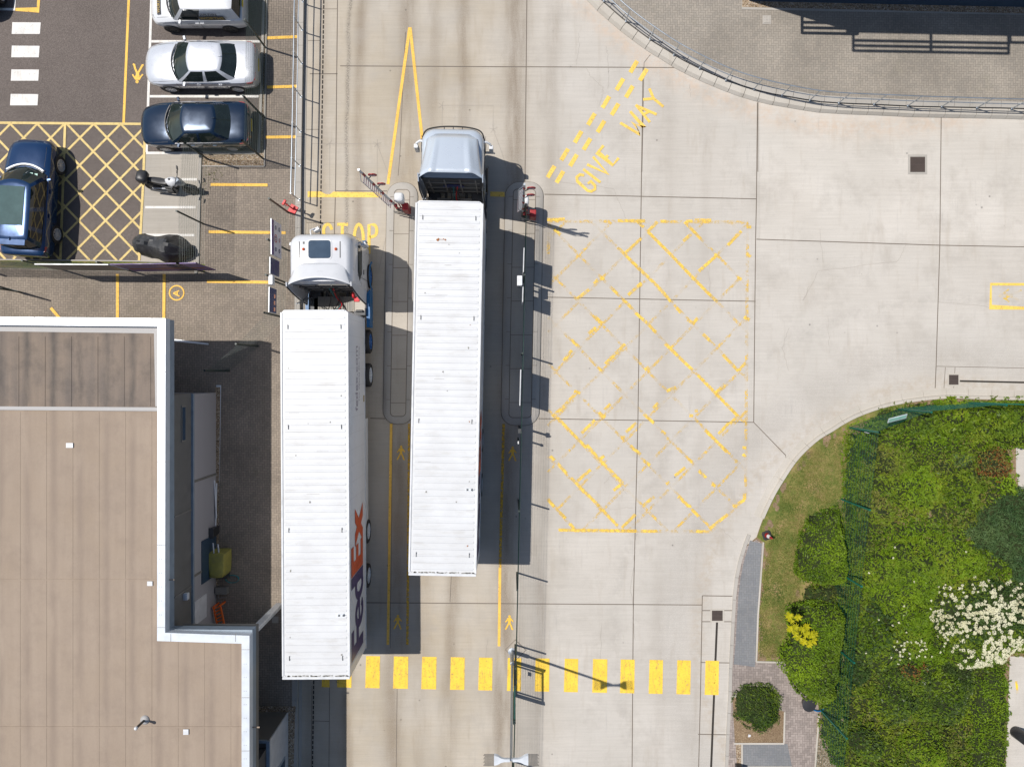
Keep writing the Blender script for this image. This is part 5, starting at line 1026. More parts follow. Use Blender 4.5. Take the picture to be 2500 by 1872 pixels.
    og = MB(); add(og, [(.56,0),(.65,0),(.65,1),(.56,1)]); add(og, [(.645,1),(.755,1),(.755,.80),(.645,.80)]); add(og, [(.645,.60),(.745,.60),(.745,.40),(.645,.40)]); add(og, [(.645,.20),(.755,.20),(.755,0),(.645,0)])
    add(og, [(.735,0),(.82,0),(1.0,.68),(.905,.68)]); add(og, [(.735,.68),(.825,.68),(1.0,0),(.905,0)]); og.build('lettering', 'fedex_orange', tb, fix=False)
    if kind == 1:
        gm = MB(); add_text(gm, 'fedex.com', .62, lambda x, y: (X, -2.55 + x, 2.55 + y)); add_text(gm, 'The World On Time', .26, lambda x, y: (X, -2.4 + x, 2.1 + y)); gm.build('lettering', 'grey_letter', tb, fix=False)
        m = MB(); m.box((X, -3.4, 1.22), (.01, .26, .16)); m.build('marker_plate', 'gold_letter', tb)
    # --- tractor chassis
    before = set(children(t))
    m = MB()
    for s in (-.42, .42): m.box((s, -.2, .95), (.10, 4.6, .22))
    m.box((0, .5, 1.08), (1.9, .5, .04)); m.build('tractor_chassis', 'dark_metal', t)
    m = MB(); m.box((.0, .50, 1.14), (1.55, .62, .03))
    for k in range(16): m.box((-.72+.096*k, .50, 1.165), (.03, .60, .02))
    m.build('catwalk', 'grey_frame', t)
    m = MB(); m.box((.92, .62, .95), (.55, .9, .45)); m.build('fuel_tank', 'kerb_concrete' if kind == 1 else 'dark_metal', t, bevel=.05)
    m = MB(); m.box((.95, .18, 1.02), (.5, .32, .3)); m.tube([(.8,.2,1.2),(1.1,.2,1.22)], .06, 8); m.build('battery_box', 'dark_metal', t, bevel=.03)
    m = MB(); m.box((-.9, .6, .85), (.5, 1.0, .5)); m.build('air_tank', 'dark_metal', t, bevel=.08)
    for k, (mt, x0) in enumerate((('black_plastic', -.15), ('black_plastic', .05), ('truck_red', .15), ('hose_teal', .0))):
        m = MB(); m.tube(catmull([(x0, 1.0, 2.3), (x0+.15*math.sin(k*2), .75, 1.5-.1*k), (x0+.1*k-.1, .45, 1.3), (x0-.05, .05, 1.9)], 6), .022, 6); m.build('suzi_hose', mt, t, smooth=60)
    wl = ((1.73, 'skirt_blue'), (-1.03, 'rim_blue'), (-2.44, 'pale_metal')) if kind == 1 else ((1.75, 'dark_metal'), (-1.6, 'dark_metal'))
    for y, rm in wl:
        for s in (-1, 1):
            w_ = wheel(t, s*(hw-.13), 0, .50, .30, s, 'rim_blue' if rm == 'skirt_blue' else rm, 8, 'tractor_wheel'); w_.rotation_euler = (0, 0, 0)
            w_.rotation_euler = (0, 0, R(-90)); w_.location = (s*(hw-.13), y, .5)
    sk = 'skirt_blue' if kind == 1 else 'dark_metal'; ko = .06 if kind == 1 else 0
    for s in (-1, 1):
        m = MB(); m.loft([[(s*(hw+.03+ko), y0, z0) for y0, z0 in ((1.12,.38),(1.12,1.0),(-.45,1.0),(-.45,.38))], [(s*(hw-.05), y0, z0) for y0, z0 in ((.95,.38),(.95,1.0),(-.45,1.0),(-.45,.38))]]); m.build('side_skirt', sk, t)
        m = MB(); m.loft([[(s*(hw+.06+ko)-s*.03*(q_ > .9), 1.73+.62*math.cos(R(a))*q_, .52+.62*math.sin(R(a))*q_) for q_ in (1.0, .86)] for a in range(-10, 200, 15)], False, False, closed=False); m.build('wheel_arch', sk, t)
    # --- cab
    if kind == 1:
        prof = [(.42, 3.08, 1.20, .30), (1.1, 3.12, 1.235, .34), (1.95, 3.10, 1.24, .34), (2.9, 3.02, 1.23, .34), (3.35, 2.92, 1.20, .36), (3.60, 2.84, 1.14, .34), (3.71, 2.72, 1.05, .30), (3.735, 2.60, .98, .28)]
        rings = [rr2(hw_, yf, 1.05 if z < 3.6 else 1.12, rf_, .06, z, 6, .05) for z, yf, hw_, rf_ in prof]
    else:
        prof = [(.42, 3.02, 1.20, .34), (1.1, 3.06, 1.235, .40), (1.95, 3.02, 1.24, .42), (2.75, 3.02, 1.225, .46), (3.05, 2.97, 1.20, .46), (3.2, 2.86, 1.14, .44), (3.28, 2.66, 1.02, .4)]
        rings = [rr2(hw_, yf, 1.05, rf_, .05, z, 6, .07) for z, yf, hw_, rf_ in prof]
    m = MB(); m.loft(rings, True, True); cab = m.build('cab', cabm, t, smooth=35)
    c_ = MB()
    for s in (-1, 1): c_.lathe((s*1.2, 1.73, .5), [(.60, -.3), (.60, .3)], 24, 'x')
    cut(cab, c_, 35)
    m = MB(); yb_ = 1.04; m.box((0, yb_, 2.2), (2.3, .03, 2.2)); m.build('cab_back', 'dark_metal' if kind == 2 else 'grey_frame', t)
    m = MB()
    for z in (1.5, 2.1, 2.8): m.box((0, yb_-.03, z), (2.1, .05, .06))
    for x in (-.9, -.3, .3, .9): m.box((x, yb_-.03, 2.2), (.05, .05, 2.0))
    m.build('cab_back_ribs', 'grey_frame' if kind == 2 else 'dark_metal', t)
    # glass
    m = MB(); zz = [r_ for r_ in rings if 1.9 < r_[0][2] < 3.0]
    a_, b_ = [[(p[0]*1.004, p[1]+.008, p[2]) for p in r_] for r_ in (zz[0], zz[-1])]
    idx = list(range(3, 10)); m.add([a_[i] for i in idx] + [b_[i] for i in idx], [(i, i+1, len(idx)+i+1, len(idx)+i) for i in range(len(idx)-1)]); m.build('windscreen', 'glass_dark', t, smooth=60)
    for s in (-1, 1):
        m = MB(); xx = s*1.243; m.add([(xx, 2.72, 2.02), (xx, 2.62, 2.78), (xx, 1.60, 2.82), (xx, 1.28, 2.5), (xx, 1.62, 2.05)], [(0, 1, 2, 3, 4)]); m.build('side_window', 'glass_dark', t, fix=False)
        m = MB(); m.box((s*1.25, 1.72, 1.75), (.03, .20, .05)); m.build('door_handle', 'black_plastic', t)
        m = MB(); m.tube([(s*1.245, 2.85, 1.0), (s*1.247, 2.8, 2.9)], .008, 4); m.tube([(s*1.245, 1.45, 1.0), (s*1.247, 1.45, 2.9)], .008, 4); m.build('panel_gaps', 'dark_metal', t)
        # mirror on its arm
        m = MB()
        if kind == 2: m.tube([(s*1.15, 2.56, 2.95), (s*1.30, 2.58, 2.92), (s*1.46, 2.52, 2.80)], [.05, .05, .045], 8); m.box((s*1.47, 2.44, 2.45), (.16, .16, .62))
        else: m.tube([(s*1.2, 2.72, 2.6), (s*1.34, 2.80, 2.62)], .035, 8); m.box((s*1.40, 2.72, 2.3), (.20, .13, .58), rz=s*.25)
        m.build('mirror', 'white_gloss', t, bevel=.05, smooth=50)
        # side wings behind the cab
        m = MB(); n = 8; outer = []; zt = 3.93
        cur = [(1.06, zt, .0), (.9, 3.9, .0), (.75, 3.2, .03), (.58, 2.2, .05), (.48, 1.2, .02), (1.06, 1.05, 0)] if kind == 1 else [(1.06, zt, 0), (.78, 3.75, .0), (.58, 3.3, .02), (.50, 2.2, .03), (.46, 1.1, 0), (1.06, 1.0, 0)]
        for xo in (hw-.02, hw-.055): outer.append([(s*(xo-d_), y, z) for y, z, d_ in cur])
        m.loft(outer, True, True); m.build('side_wing', cabm, t)
        m = MB(); m.tube([(s*(hw-.035), y, z) for y, z, d_ in cur[1:5]], .03, 6); m.build('wing_edge', 'rubber', t)
    # roof deflector
    nu, nv = 25, 8; g = []
    if kind == 1: y0, z0, z1 = 1.78, 3.742, 4.0
    else: y0, z0, z1 = 2.74, 3.29, 4.02
    for j in range(nv+1):
        v = j/nv; row = []
        for i in range(nu):
            u = -1+2*i/(nu-1); wv = (.96 if kind == 1 else .97) + (.27 if kind == 1 else .25)*v**1.6
            ye = (.93 + .27*(1-u*u)) if kind == 1 else (1.06 - .16*max(0, abs(u)-.72)/.28)
            z = z0 + (z1-z0)*(v**.8) - (.10 if kind == 1 else .16)*abs(u)**3*(1-.35*v) - (.14*v*abs(u)**6)
            if kind == 2:
                z += .085*math.exp(-((abs(u)-.62)/.06)**2)*min(1, v*2.5)
            row.append((u*wv, y0 + (ye-y0)*v, z))
        g.append(row)
    m = MB(); vs = [p for r_ in g for p in r_]; fs = [(j*nu+i, j*nu+i+1, (j+1)*nu+i+1, (j+1)*nu+i) for j in range(nv) for i in range(nu-1)]; m.add(vs, fs)
    low = [(p[0], p[1], 3.3 if kind == 1 else 2.9) for p in g[0]] 
    b0 = len(m.v)
    for side in (0, nu-1):
        col = [g[j][side] for j in range(nv+1)]; m.add(col + [(p[0]*1.0, p[1], 3.3 if kind == 1 else 3.0) for p in col], [(i, i+1, nv+1+i+1, nv+1+i) for i in range(nv)])
    o = m.build('wind_deflector', cabm, t, smooth=50, fix=False); sol = o.modifiers.new('s', 'SOLIDIFY'); sol.thickness = .02; sol.offset = -1
    if kind == 1:
        m = MB(); m.tube([g[1][i] for i in range(1, nu-1)], .008, 4); m.build('panel_gaps', 'grey_frame', t)
        m = MB(); m.loft([rr2(.455, 2.68, 1.94, .12, .12, z, 5) for z in (3.70, 3.755)]); hf = m.build('roof_hatch', 'white_gloss', t, smooth=30)
        m = MB(); m.loft([rr2(.42, 2.65, 1.97, .10, .10, z, 5) for z in (3.75, 3.765)]); m.build('hatch_glass', 'glass_blue', hf, smooth=30)
        for s in (-1, 1):
            m = MB(); m.lathe((s*.61, 2.32, 3.70), [(.065, 0), (.06, .05), (.035, .10), (.001, .115)], 16); m.build('beacon', 'orange_lens', t, smooth=60)
            m = MB(); m.box((s*.77, 2.30, 3.73), (.03, .62, .04)); m.build('roof_bar', 'black_plastic', t)
        m = MB(); m.box((-.60, 2.56, 3.725), (.07, .09, .03)); m.build('roof_vent', 'black_plastic', t)
        m = MB(); m.lathe((.86, .80, 1.9), [(.001, -.04), (.14, -.04), (.14, .04), (.001, .04)], 16, 'x'); m.box((.98, .62, 1.8), (.22, .2, .1)); m.build('extinguisher_box', 'truck_red', t, bevel=.03)
        m = MB(); m.tube([(-.45, 2.95, 3.3), (-.47, 3.12, 3.3), (-.32, 3.2, 3.25)], .03, 6); m.box((-.28, 3.18, 3.05), (.24, .12, .34), rz=.5); m.build('kerb_mirror', 'white_gloss', t, bevel=.05)
    else:
        m = MB(); m.tube(catmull([(-1.24, 2.2, 2.7), (-1.21, 2.66, 2.86), (-1.05, 2.98, 2.95), (-.6, 3.10, 2.99), (0, 3.13, 3.0), (.6, 3.10, 2.99), (1.05, 2.98, 2.95), (1.21, 2.66, 2.86), (1.24, 2.2, 2.7)], 5), .028, 6)
        for x in (-.35, 0, .35): m.tube([(x, 3.12, 3.0), (x, 2.9, 2.95)], .015, 5)
        m.build('sun_visor', 'rubber', t, smooth=50)
        m = MB(); m.lathe((0, 1.0, 2.3), [(.001, -.01), (.42, -.01), (.42, .01), (.001, .01)], 28, 'y'); m.v = [(x, y, 2.3+(z-2.3)*.62) for x, y, z in m.v]; m.build('rear_emblem', 'sign_blue', t)
    m = MB(); m.box((0, 3.16, .6), (2.3, .06, .38)); m.build('front_bumper', 'dark_metal' if kind == 2 else sk, t, bevel=.02)
    m = MB(); m.tube([(-1.12, .8, 1.1), (-1.14, .35, 2.9)], .02, 5); m.tube([(-1.0, .8, 1.1), (-1.04, .35, 2.9)], .02, 5); m.tube([(-1.05, .1, 1.0), (-1.05, .1, 2.2)], .012, 5); m.build('grab_rail', 'galvanised', t)
    if kind == 1:
        for o in set(children(t)) - before: o.location.x += .14
    return t
lorry('articulated_lorry', 'lorry with a white cab, blue side skirts and white trailer behind the STOP marking', (-7.33, 2.32, 0), .0051, 13.72, 'cab_white', 1)
lorry('articulated_lorry', 'lorry with a silver blue cab and white trailer beside the centre fence', (-2.285, 6.38, 0), -.0193, 13.93, 'cab_silver', 2)
# ================================================================ barriers
def barrier(label, px, py, lean, dome, domepx, kind):
    x, y = P(px, py, .15); t = thing('road_barrier', label, 'barrier', (x, y, .15), 0, 'raised barriers at the lorry lanes')
    tip = Vector((lean[0], lean[1], lean[2])); a = Vector((0, 0, .95)); d = (tip-a)
    m = MB(); m.tube([a, a+d], [.055, .04], 8); arm = m.build('arm', 'galvanised', t, smooth=50)
    for k in range(1, 12, 3): m = MB(); m.tube([a+d*(k/12+.02), a+d*((k+1)/12)], .058 - k*.001, 8); m.build('red_band', 'barrier_red', arm, smooth=50)
    off = Vector(kind); m = MB(); m.tube([a+d*.02, a+off*.9+d*.12, a+off+d*.86, a+d*.97], .013, 5); m.build('skirt_rail', 'galvanised', t)
    m = MB(); n = 30
    for k in range(n): f = .03+.80*k/n; m.tube([a+d*(f+.07), a+off+d*f], .0095, 4)
    m.build('skirt_bars', 'pale_metal', t)
    m = MB()
    for k in range(0, n, 2): f = .045+.80*k/n; m.tube([a+d*(f+.07), a+off+d*f], .011, 4)
    m.build('skirt_bars', 'barrier_red', t)
    for f in (.84, .60):
        c = a + d*f + Vector((.26, .04, 0)); m = MB(); m.lathe(c, [(.001, -.015), (.16, -.015), (.16, .015), (.001, .015)], 24, 'y'); s_ = m.build('round_sign', 'barrier_red', t); m = MB(); m.box(c + Vector((0, -.02, 0)), (.2, .012, .06)); m.box(c + Vector((0, .02, 0)), (.2, .012, .06)); m.build('sign_bar', 'white_gloss', s_); m = MB(); m.tube([c + Vector((-.02, 0, 0)), a+d*(f-.08)], .02, 5); m.build('sign_stem', 'dark_metal', s_)
    m = MB(); m.box((.42, -.05, .42), (.26, .30, .84)); m.build('cabinet', 'barrier_red', t, bevel=.03)
    m = MB(); m.box((.16, -.10, .72), (.30, .05, .05)); m.box((.05, -.04, .95), (.12, .12, .16)); m.box((.16, .04, .5), (.05, .05, .9)); m.build('counterweight', 'barrier_red', t, bevel=.02)
    m = MB(); m.tube([(0, 0, 0), (0, 0, 1.0)], .06, 8); m.tube([(-.1, -.2, .6), (.6, -.35, .55)], .02, 5); m.tube([(-.1, -.2, .3), (.6, -.35, .3)], .02, 5); m.build('pivot_post', 'dark_metal', t)
    m = MB(); dx, dy, dz = dome; m.loft([[(dx + q*cx_, dy + q*cy_*1.0, dz + z) for cx_, cy_ in [(math.copysign(abs(math.cos(R(a_)))**.5, math.cos(R(a_)))*domepx[0], math.copysign(abs(math.sin(R(a_)))**.5, math.sin(R(a_)))*domepx[1]) for a_ in range(0, 360, 15)]] for z, q in ((-.62, .55), (-.5, .8), (-.1, 1.0), (.05, .96), (.13, .8), (.16, .45))]); hd = m.build('hood', 'white_gloss', t, smooth=50)
    m = MB(); m.box((dx, dy, (dz-.5)/2), (.14, .14, dz-.5)); m.build('hood_post', 'barrier_red', t)
    return t
barrier('raised red and white barrier between the two lorries, leaning left', 972, 512, (-.49, .11, 5.6), (.28, .14, 1.55), (.20, .19), (-.13, -.19, -.05))
barrier('raised red and white barrier at the head of the centre fence', 1276, 528, (-.02, .0, 5.15), (.13, .36, 1.35), (.105, .20), (-.22, -.06, .0))
# ================================================================ lamp post
lx, ly = P(1250, 1590); t = thing('lamp_post', 'tall grey lamp post with twin fork shaped heads beside the centre fence', 'lamp post', (lx, ly, 0))
h = 8.3; dxy = (-.10, -.30)
m = MB(); m.tube([(0, 0, 0), (0, 0, 1.3), (0, 0, 1.32), (dxy[0]*.4, dxy[1]*.4, h)], [.085, .085, .055, .045], 12); m.build('column', 'galvanised', t, smooth=50)
m = MB(); m.lathe((0, 0, 0), [(.17, 0), (.17, .02), (.10, .03)], 12); m.build('base_plate', 'galvanised', t)
for s in (-1, 1):
    m = MB(); cx_, cy_ = dxy[0]*.4, dxy[1]*.4; prof = [(.04, .055), (.22, .055), (.32, .09), (.42, .16), (.50, .185), (.535, .185)]
    m.loft([[(cx_+s*x, cy_-y, h-.03), (cx_+s*x, cy_+y, h-.03), (cx_+s*x, cy_+y*.8, h+.05), (cx_+s*x, cy_-y*.8, h+.05)] for x, y in prof]); hd = m.build('lamp_head', 'pale_metal', t, smooth=30)
    m = MB()
    for k in range(11): y = -.175 + .035*k; m.tube([(cx_+s*.53, cy_+y, h), (cx_+s*(.87-.02*((k*7)%3)), cy_+y, h)], .008, 5)
    m.build('lamp_fins', 'dark_metal', hd)
m = MB(); q = [P(x, y) for x, y in ((1234, 1585), (1258, 1561), (1284, 1586), (1258, 1612))]; m.line(q+[q[0]], .02, .010); m.build('expansion_joints', 'joint', kind='structure')
# ================================================================ signs and small things
def board(label, cat, px0, px1, z0, z1, face, depth=.03, facing='e', marks=None, base=ZL, frame='pale_metal'):
    a, b = P(*px0, z1), P(*px1, z1); c = ((a[0]+b[0])/2, (a[1]+b[1])/2); L = math.dist(a, b); ang = math.atan2(b[1]-a[1], b[0]-a[0])
    t = thing('sign_board', label, cat, (c[0], c[1], base), ang + (math.pi if facing == 'w' else 0)); zc = (z0+z1)/2-base; hh = z1-z0
    m = MB(); m.box((0, 0, zc), (L, depth, hh)); m.build('panel', frame, t)
    m = MB(); m.box((0, depth/2+.004, zc), (L-.03, .006, hh-.03)); m.build('face', face, t)
    if marks: marks(t, L, depth/2+.011, z0-base, hh)
    return t
def mk1(t, L, y, z, h):
    m = MB(); m.box((0, y, z+h-.13), (L-.04, .004, .24)); m.build('purple_band', 'sign_purple', t)
    m = MB(); rg = lambda x, zz, r, q: m.lathe((x, y, zz), [(r*q, 0), (r, 0), (r, .006), (r*q, .006)], 20, 'y')
    for x, q in ((-.43, .6), (.43, .6), (-.43, .24), (.43, .24)): m = MB(); m.lathe((x, y, z+h*q), [(.05, 0), (.085, 0), (.085, .006), (.05, .006)], 20, 'y', cap=False); m.build('symbol', 'sign_blue', t)
    m = MB(); m.lathe((0, y, z+h*.60), [(.13, 0), (.16, 0), (.16, .006), (.13, .006)], 24, 'y', cap=False); m.lathe((0, y, z+h*.22), [(.06, 0), (.08, 0), (.08, .006), (.06, .006)], 24, 'y', cap=False); m.build('red_ring', 'sign_red', t)
    m = MB(); add_text(m, '10', .18, lambda x, v: (-x, y+.004, z+h*.60+v), bold=.005); m.build('lettering', 'sign_blue', t, fix=False)
board('tall grey site notice board with purple band and safety symbols on the fence', 'sign', (662, 621), (661.5, 533), 1.55, 2.75, 'sign_grey', facing='w', marks=mk1)
def mk2(t, L, y, z, h):
    m = MB(); rr_ = random.Random(8)
    for k in range(5): m.box((rr_.uniform(-.12, .12), y, z+h*.15+k*h*.16), (rr_.uniform(.25, .45), .004, .03))
    m.build('lettering', 'sign_purple', t)
board('small dark blue notice board below the tall grey one', 'sign', (658.5, 668), (659, 627), 1.6, 2.7, 'sign_blue', facing='w', marks=mk2)
def mk3(t, L, y, z, h):
    m = MB()
    for x in (-.18, .08, .34): m.box((x, y, z+h*.3), (.16, .004, .18))
    m.build('orange_block', 'orange_lens', t)
board('dark blue notice board with orange blocks nearest the white trailer', 'sign', (656, 762), (657, 700), 1.85, 2.7, 'sign_blue', facing='w', marks=mk3)
def mk4(t, L, y, z, h):
    m = MB(); m.box((0, y, z+h*.4), (L*.9, .004, .18)); m.build('orange_block', 'rust', t)
board('long purple banner on the fence below the car park, right of a grey board', 'banner', (478, 642), (268, 645), .7, 2.6, 'sign_purple', facing='e', marks=mk4, frame='sign_purple')
def mk5(t, L, y, z, h):
    m = MB(); add_text(m, 'CAR PARK', .16, lambda x, v: (x*-1, y+.002, z+h*.5+v)); m.build('lettering', 'white_gloss', t, fix=False) if False else None
board('grey banner with white top edge on the fence below the car park', 'banner', (264, 646), (84, 645), 1.1, 2.6, 'wall_grey', facing='e', frame='white_gloss')
for k, (y0, y1, z0, z1, lab, mt) in enumerate(((605, 664, .95, 2.35, 'upper dark notice board on the centre fence above the white box', 'sign_blue'), (700, 737, .95, 2.3, 'middle dark notice board on the centre fence below the white box', 'sign_blue'), (902, 990, .9, 2.35, 'lower long notice board on the centre fence near the island end', 'sign_grey'))):
    board(lab, 'sign', (1281.5-(y0-532)*.027, y0), (1281.5-(y1-532)*.027, y1), z0, z1, mt, base=0.15, frame='white_gloss')
def cbox(name, label, cat, px, py, z, dims, mat, lid=None, post=True, base=ZL):
    x, y = P(px, py, z); t = thing(name, label, cat, (x, y, base)); m = MB(); m.box((0, 0, z-base), dims); m.build('housing', mat, t, bevel=.02)
    m = MB(); m.box((dims[0]*.3, 0, z-base+dims[2]/2+.01), (dims[0]*.4, dims[1]*.9, .015)); m.box((dims[0]/2+.006, 0, z-base), (.012, dims[1]*.6, dims[2]*.5)); m.build('lid', lid or 'dark_metal', t)
    if post: m = MB(); m.box((0, 0, (z-base)/2-dims[2]/4), (.06, .06, z-base-dims[2]/2)); m.build('post', 'fence_dark', t)
    return t
cbox('intercom_box', 'white intercom box mounted on the centre fence between two notice boards', 'box', 1268.5, 686, 2.0, (.20, .40, .30), 'white_gloss', 'pale_metal', base=.15)
cbox('intercom_box', 'white equipment box between the blue notice boards left of the white cab', 'box', 663, 684, 2.4, (.16, .38, .3), 'white_gloss', 'pale_metal')
cbox('lock_box', 'small pale lock box on the centre fence below the island', 'box', 1266, 1080, 1.9, (.07, .12, .12), 'white_gloss', base=0)
t = cbox('camera_post', 'small camera on a dark bracket just below the traffic island', 'camera', 1269, 1052, 2.3, (.12, .2, .12), 'dark_metal', base=0)
m = MB(); m.tube([(0, 0, 0), (-.2, .05, .02), (-.25, .05, .25)], .012, 5); o = m.build('cable_ties', 'pale_metal'); o.location = (*P(2125, 1058, 2.3), 2.2); tag(o, 'tangle of pale cable hanging at the green fence corner', 'cable')
a, b = P(2171, 1027, 2.3), P(2214, 1016, 2.3); t = thing('sign_board', 'pale green plate sign fixed on the fence above the hedge', 'sign', ((a[0]+b[0])/2, (a[1]+b[1])/2, .05), math.atan2(b[1]-a[1], b[0]-a[0]))
m = MB(); m.box((0, 0, 2.2), (.76, .02, .26), M=Matrix.Rotation(R(-45), 3, 'X')); m.build('panel', 'pale_metal', t); m = MB(); m.box((0, .0, 2.212), (.70, .02, .20), M=Matrix.Rotation(R(-45), 3, 'X')); m.build('face', 'sign_green', t)
# red stand by the handrail end
t = thing('red_stand', 'small bright red metal stand on the paving at the end of the handrail', 'stand', V3(P(716, 511, ZL), ZL), R(-30))
m = MB(); m.box((0, 0, .02), (.34, .34, .04)); m.build('base_plate', 'stand_red', t, bevel=.01)
m = MB(); m.tube([(0, 0, 0), (0, 0, 1.15)], .03, 8); m.tube([(-.18, -.02, .9), (.10, -.02, .9)], .025, 6); m.tube([(-.15, 0, .45), (.1, 0, .45)], .02, 6); m.build('post', 'stand_red', t, smooth=50)
for z in (.9, .45): m = MB(); m.box((-.2, 0, z), (.06, .16, .06)); m.build('hook', 'black_plastic', t)
m = MB(); m.loft([[(x*k-.0, y*k, 1.12+z) for x, y in ((-.05,-.12),(.05,-.12),(.05,.12),(-.05,.12))] for z, k in ((0, .6), (.12, 1), (.16, .8))]); m.build('head', 'stand_red', t)
# traffic cone lying slightly tilted
x, y = P(1872, 1306, .06); t = thing('traffic_cone', 'red and white traffic cone with black base on the grass verge', 'traffic cone', (x, y, .06), R(20))
m = MB(); m.loft([[(sx*k, sy*k, z) for sx, sy in ((-.19,-.13),(-.13,-.19),(.13,-.19),(.19,-.13),(.19,.13),(.13,.19),(-.13,.19),(-.19,.13))] for z, k in ((0, 1), (.035, 1), (.05, .8))]); m.build('base', 'rubber', t)
cn = lambda z: .115 - .115*(z-.04)/.62*.78
for z0, z1, mt, nm in ((.045, .22, 'barrier_red', 'cone'), (.22, .44, 'white_gloss', 'reflective_sleeve'), (.44, .62, 'barrier_red', 'cone_top')): m = MB(); m.lathe((0, 0, 0), [(cn(z0), z0), (cn(z1), z1)], 20); m.build(nm, mt, t, smooth=50)
# bins
x, y = P(2478, 1785, .075); t = thing('litter_bin', 'round black litter bin at the right edge on the pale path', 'bin', (x, y, .075))
m = MB(); m.lathe((0, 0, 0), [(.20, 0), (.24, .03), (.25, .95), (.22, 1.0)], 24); m.build('body', 'black_plastic', t, smooth=40); m = MB(); m.lathe((0, 0, 1.0), [(.26, 0), (.26, .05), (.16, .12), (.10, .12)], 24); m.build('lid', 'dark_metal', t, smooth=40)
x, y = P(1801, 1867, .07); t = thing('post_box', 'small black box with a white label at the bottom kerb', 'box', (x, y, .07)); m = MB(); m.box((0, -.08, .3), (.24, .34, .6)); m.build('housing', 'black_plastic', t, bevel=.02); m = MB(); m.box((.02, -.12, .606), (.07, .10, .006)); m.build('label_plate', 'white_gloss', t)
x, y = P(1968, 1712, .06); t = thing('round_planter', 'round black tub half hidden under the hedge', 'tub', (x, y, .06)); m = MB(); m.lathe((0, 0, 0), [(.2, 0), (.27, .3), (.29, .32), (.26, .33)], 24); m.build('body', 'black_plastic', t, smooth=40); m = MB(); m.lathe((0, 0, .28), [(.01, 0), (.25, 0), (.25, .02), (.01, .02)], 20); m.build('inside', 'rubber', t)
m = MB(); m.tube([(.28*math.cos(R(a_)), .18*math.sin(R(a_)), .10+.02*math.sin(a_)) for a_ in range(170, 400, 12)], .03, 6); o = m.build('hose', 'skirt_blue'); o.location = (*P(1995, 1722, .06), .06); tag(o, 'bright blue hose loop at the foot of the hedge', 'hose')
m = MB(); m.tube([(0, 0, 0), (.12, .06, .02), (.24, .04, .02), (.26, .12, .03), (.12, .16, .03)], .018, 5); o = m.build('litter', 'white_gloss'); o.location = (*P(1918, 1584, .07), .07); tag(o, 'scrap of white litter on the verge beneath the yellow shrub', 'litter')
m = MB(); m.loft([[(x, y, z) for x, y in ((0, 0), (.1, .02), (.12, .1), (.02, .12))] for z in (0, .03)]); o = m.build('litter', 'white_gloss'); o.location = (*P(1826, 1798, .07), .07); tag(o, 'crumpled white litter on soil beside the round shrub', 'litter')
# ================================================================ vegetation
def inpoly(px_, py_, poly):
    c = np.zeros(len(px_), bool); n = len(poly); j = n-1
    for i in range(n):
        xi, yi = poly[i]; xj, yj = poly[j]
        c ^= ((yi > py_) != (yj > py_)) & (px_ < (xj-xi)*(py_-yi)/((yj-yi) or 1e-12)+xi); j = i
    return c
def edgedist(px_, py_, poly):
    d = np.full(len(px_), 1e9); n = len(poly)
    for i in range(n):
        x0, y0 = poly[i]; x1, y1 = poly[(i+1) % n]; L2 = (x1-x0)**2+(y1-y0)**2+1e-12
        t = np.clip(((px_-x0)*(x1-x0)+(py_-y0)*(y1-y0))/L2, 0, 1); d = np.minimum(d, np.hypot(px_-x0-t*(x1-x0), py_-y0-t*(y1-y0)))
    return d
def wav(x, y, s, sd):
    r_ = np.random.default_rng(sd); o = np.zeros_like(x)
    for k in range(7):
        a = r_.uniform(0, 6.28); f = s*r_.uniform(.6, 1.9); o += np.sin((x*math.cos(a)+y*math.sin(a))*f + r_.uniform(0, 6.28))/(1+k*.25)
    return o/3.2
def leaves(C_, tilt, L, Wd, spread=None, seed=1):           # C_: (n,3) centres; pointed quads
    r_ = np.random.default_rng(seed); n = len(C_); a = r_.uniform(0, 2*math.pi, n); t_ = r_.normal(0, tilt, n); u_ = r_.normal(0, tilt, n)
    l = L*r_.uniform(.5, 1.6, n); w_ = Wd*r_.uniform(.6, 1.3, n)
    d = np.stack([np.cos(a)*np.cos(t_), np.sin(a)*np.cos(t_), np.sin(t_)], 1); s_ = np.stack([-np.sin(a)*np.cos(u_), np.cos(a)*np.cos(u_), np.sin(u_)], 1)
    V = np.empty((n, 4, 3)); V[:, 0] = C_ - d*l[:, None]*.5; V[:, 1] = C_ + s_*w_[:, None]*.5; V[:, 2] = C_ + d*l[:, None]*.5; V[:, 3] = C_ - s_*w_[:, None]*.5
    return V.reshape(-1, 3)
def quadmesh(name, V, mat, parent=None):
    n = len(V)//4; me = bpy.data.meshes.new(name); me.vertices.add(len(V)); me.vertices.foreach_set('co', V.astype(np.float32).ravel())
    me.loops.add(len(V)); me.loops.foreach_set('vertex_index', np.arange(len(V), dtype=np.int32)); me.polygons.add(n); me.polygons.foreach_set('loop_start', np.arange(0, len(V), 4, dtype=np.int32))
    me.update(calc_edges=True); me.materials.append(M[mat]); o = bpy.data.objects.new(name, me); COL.objects.link(o); o.parent = parent; return o
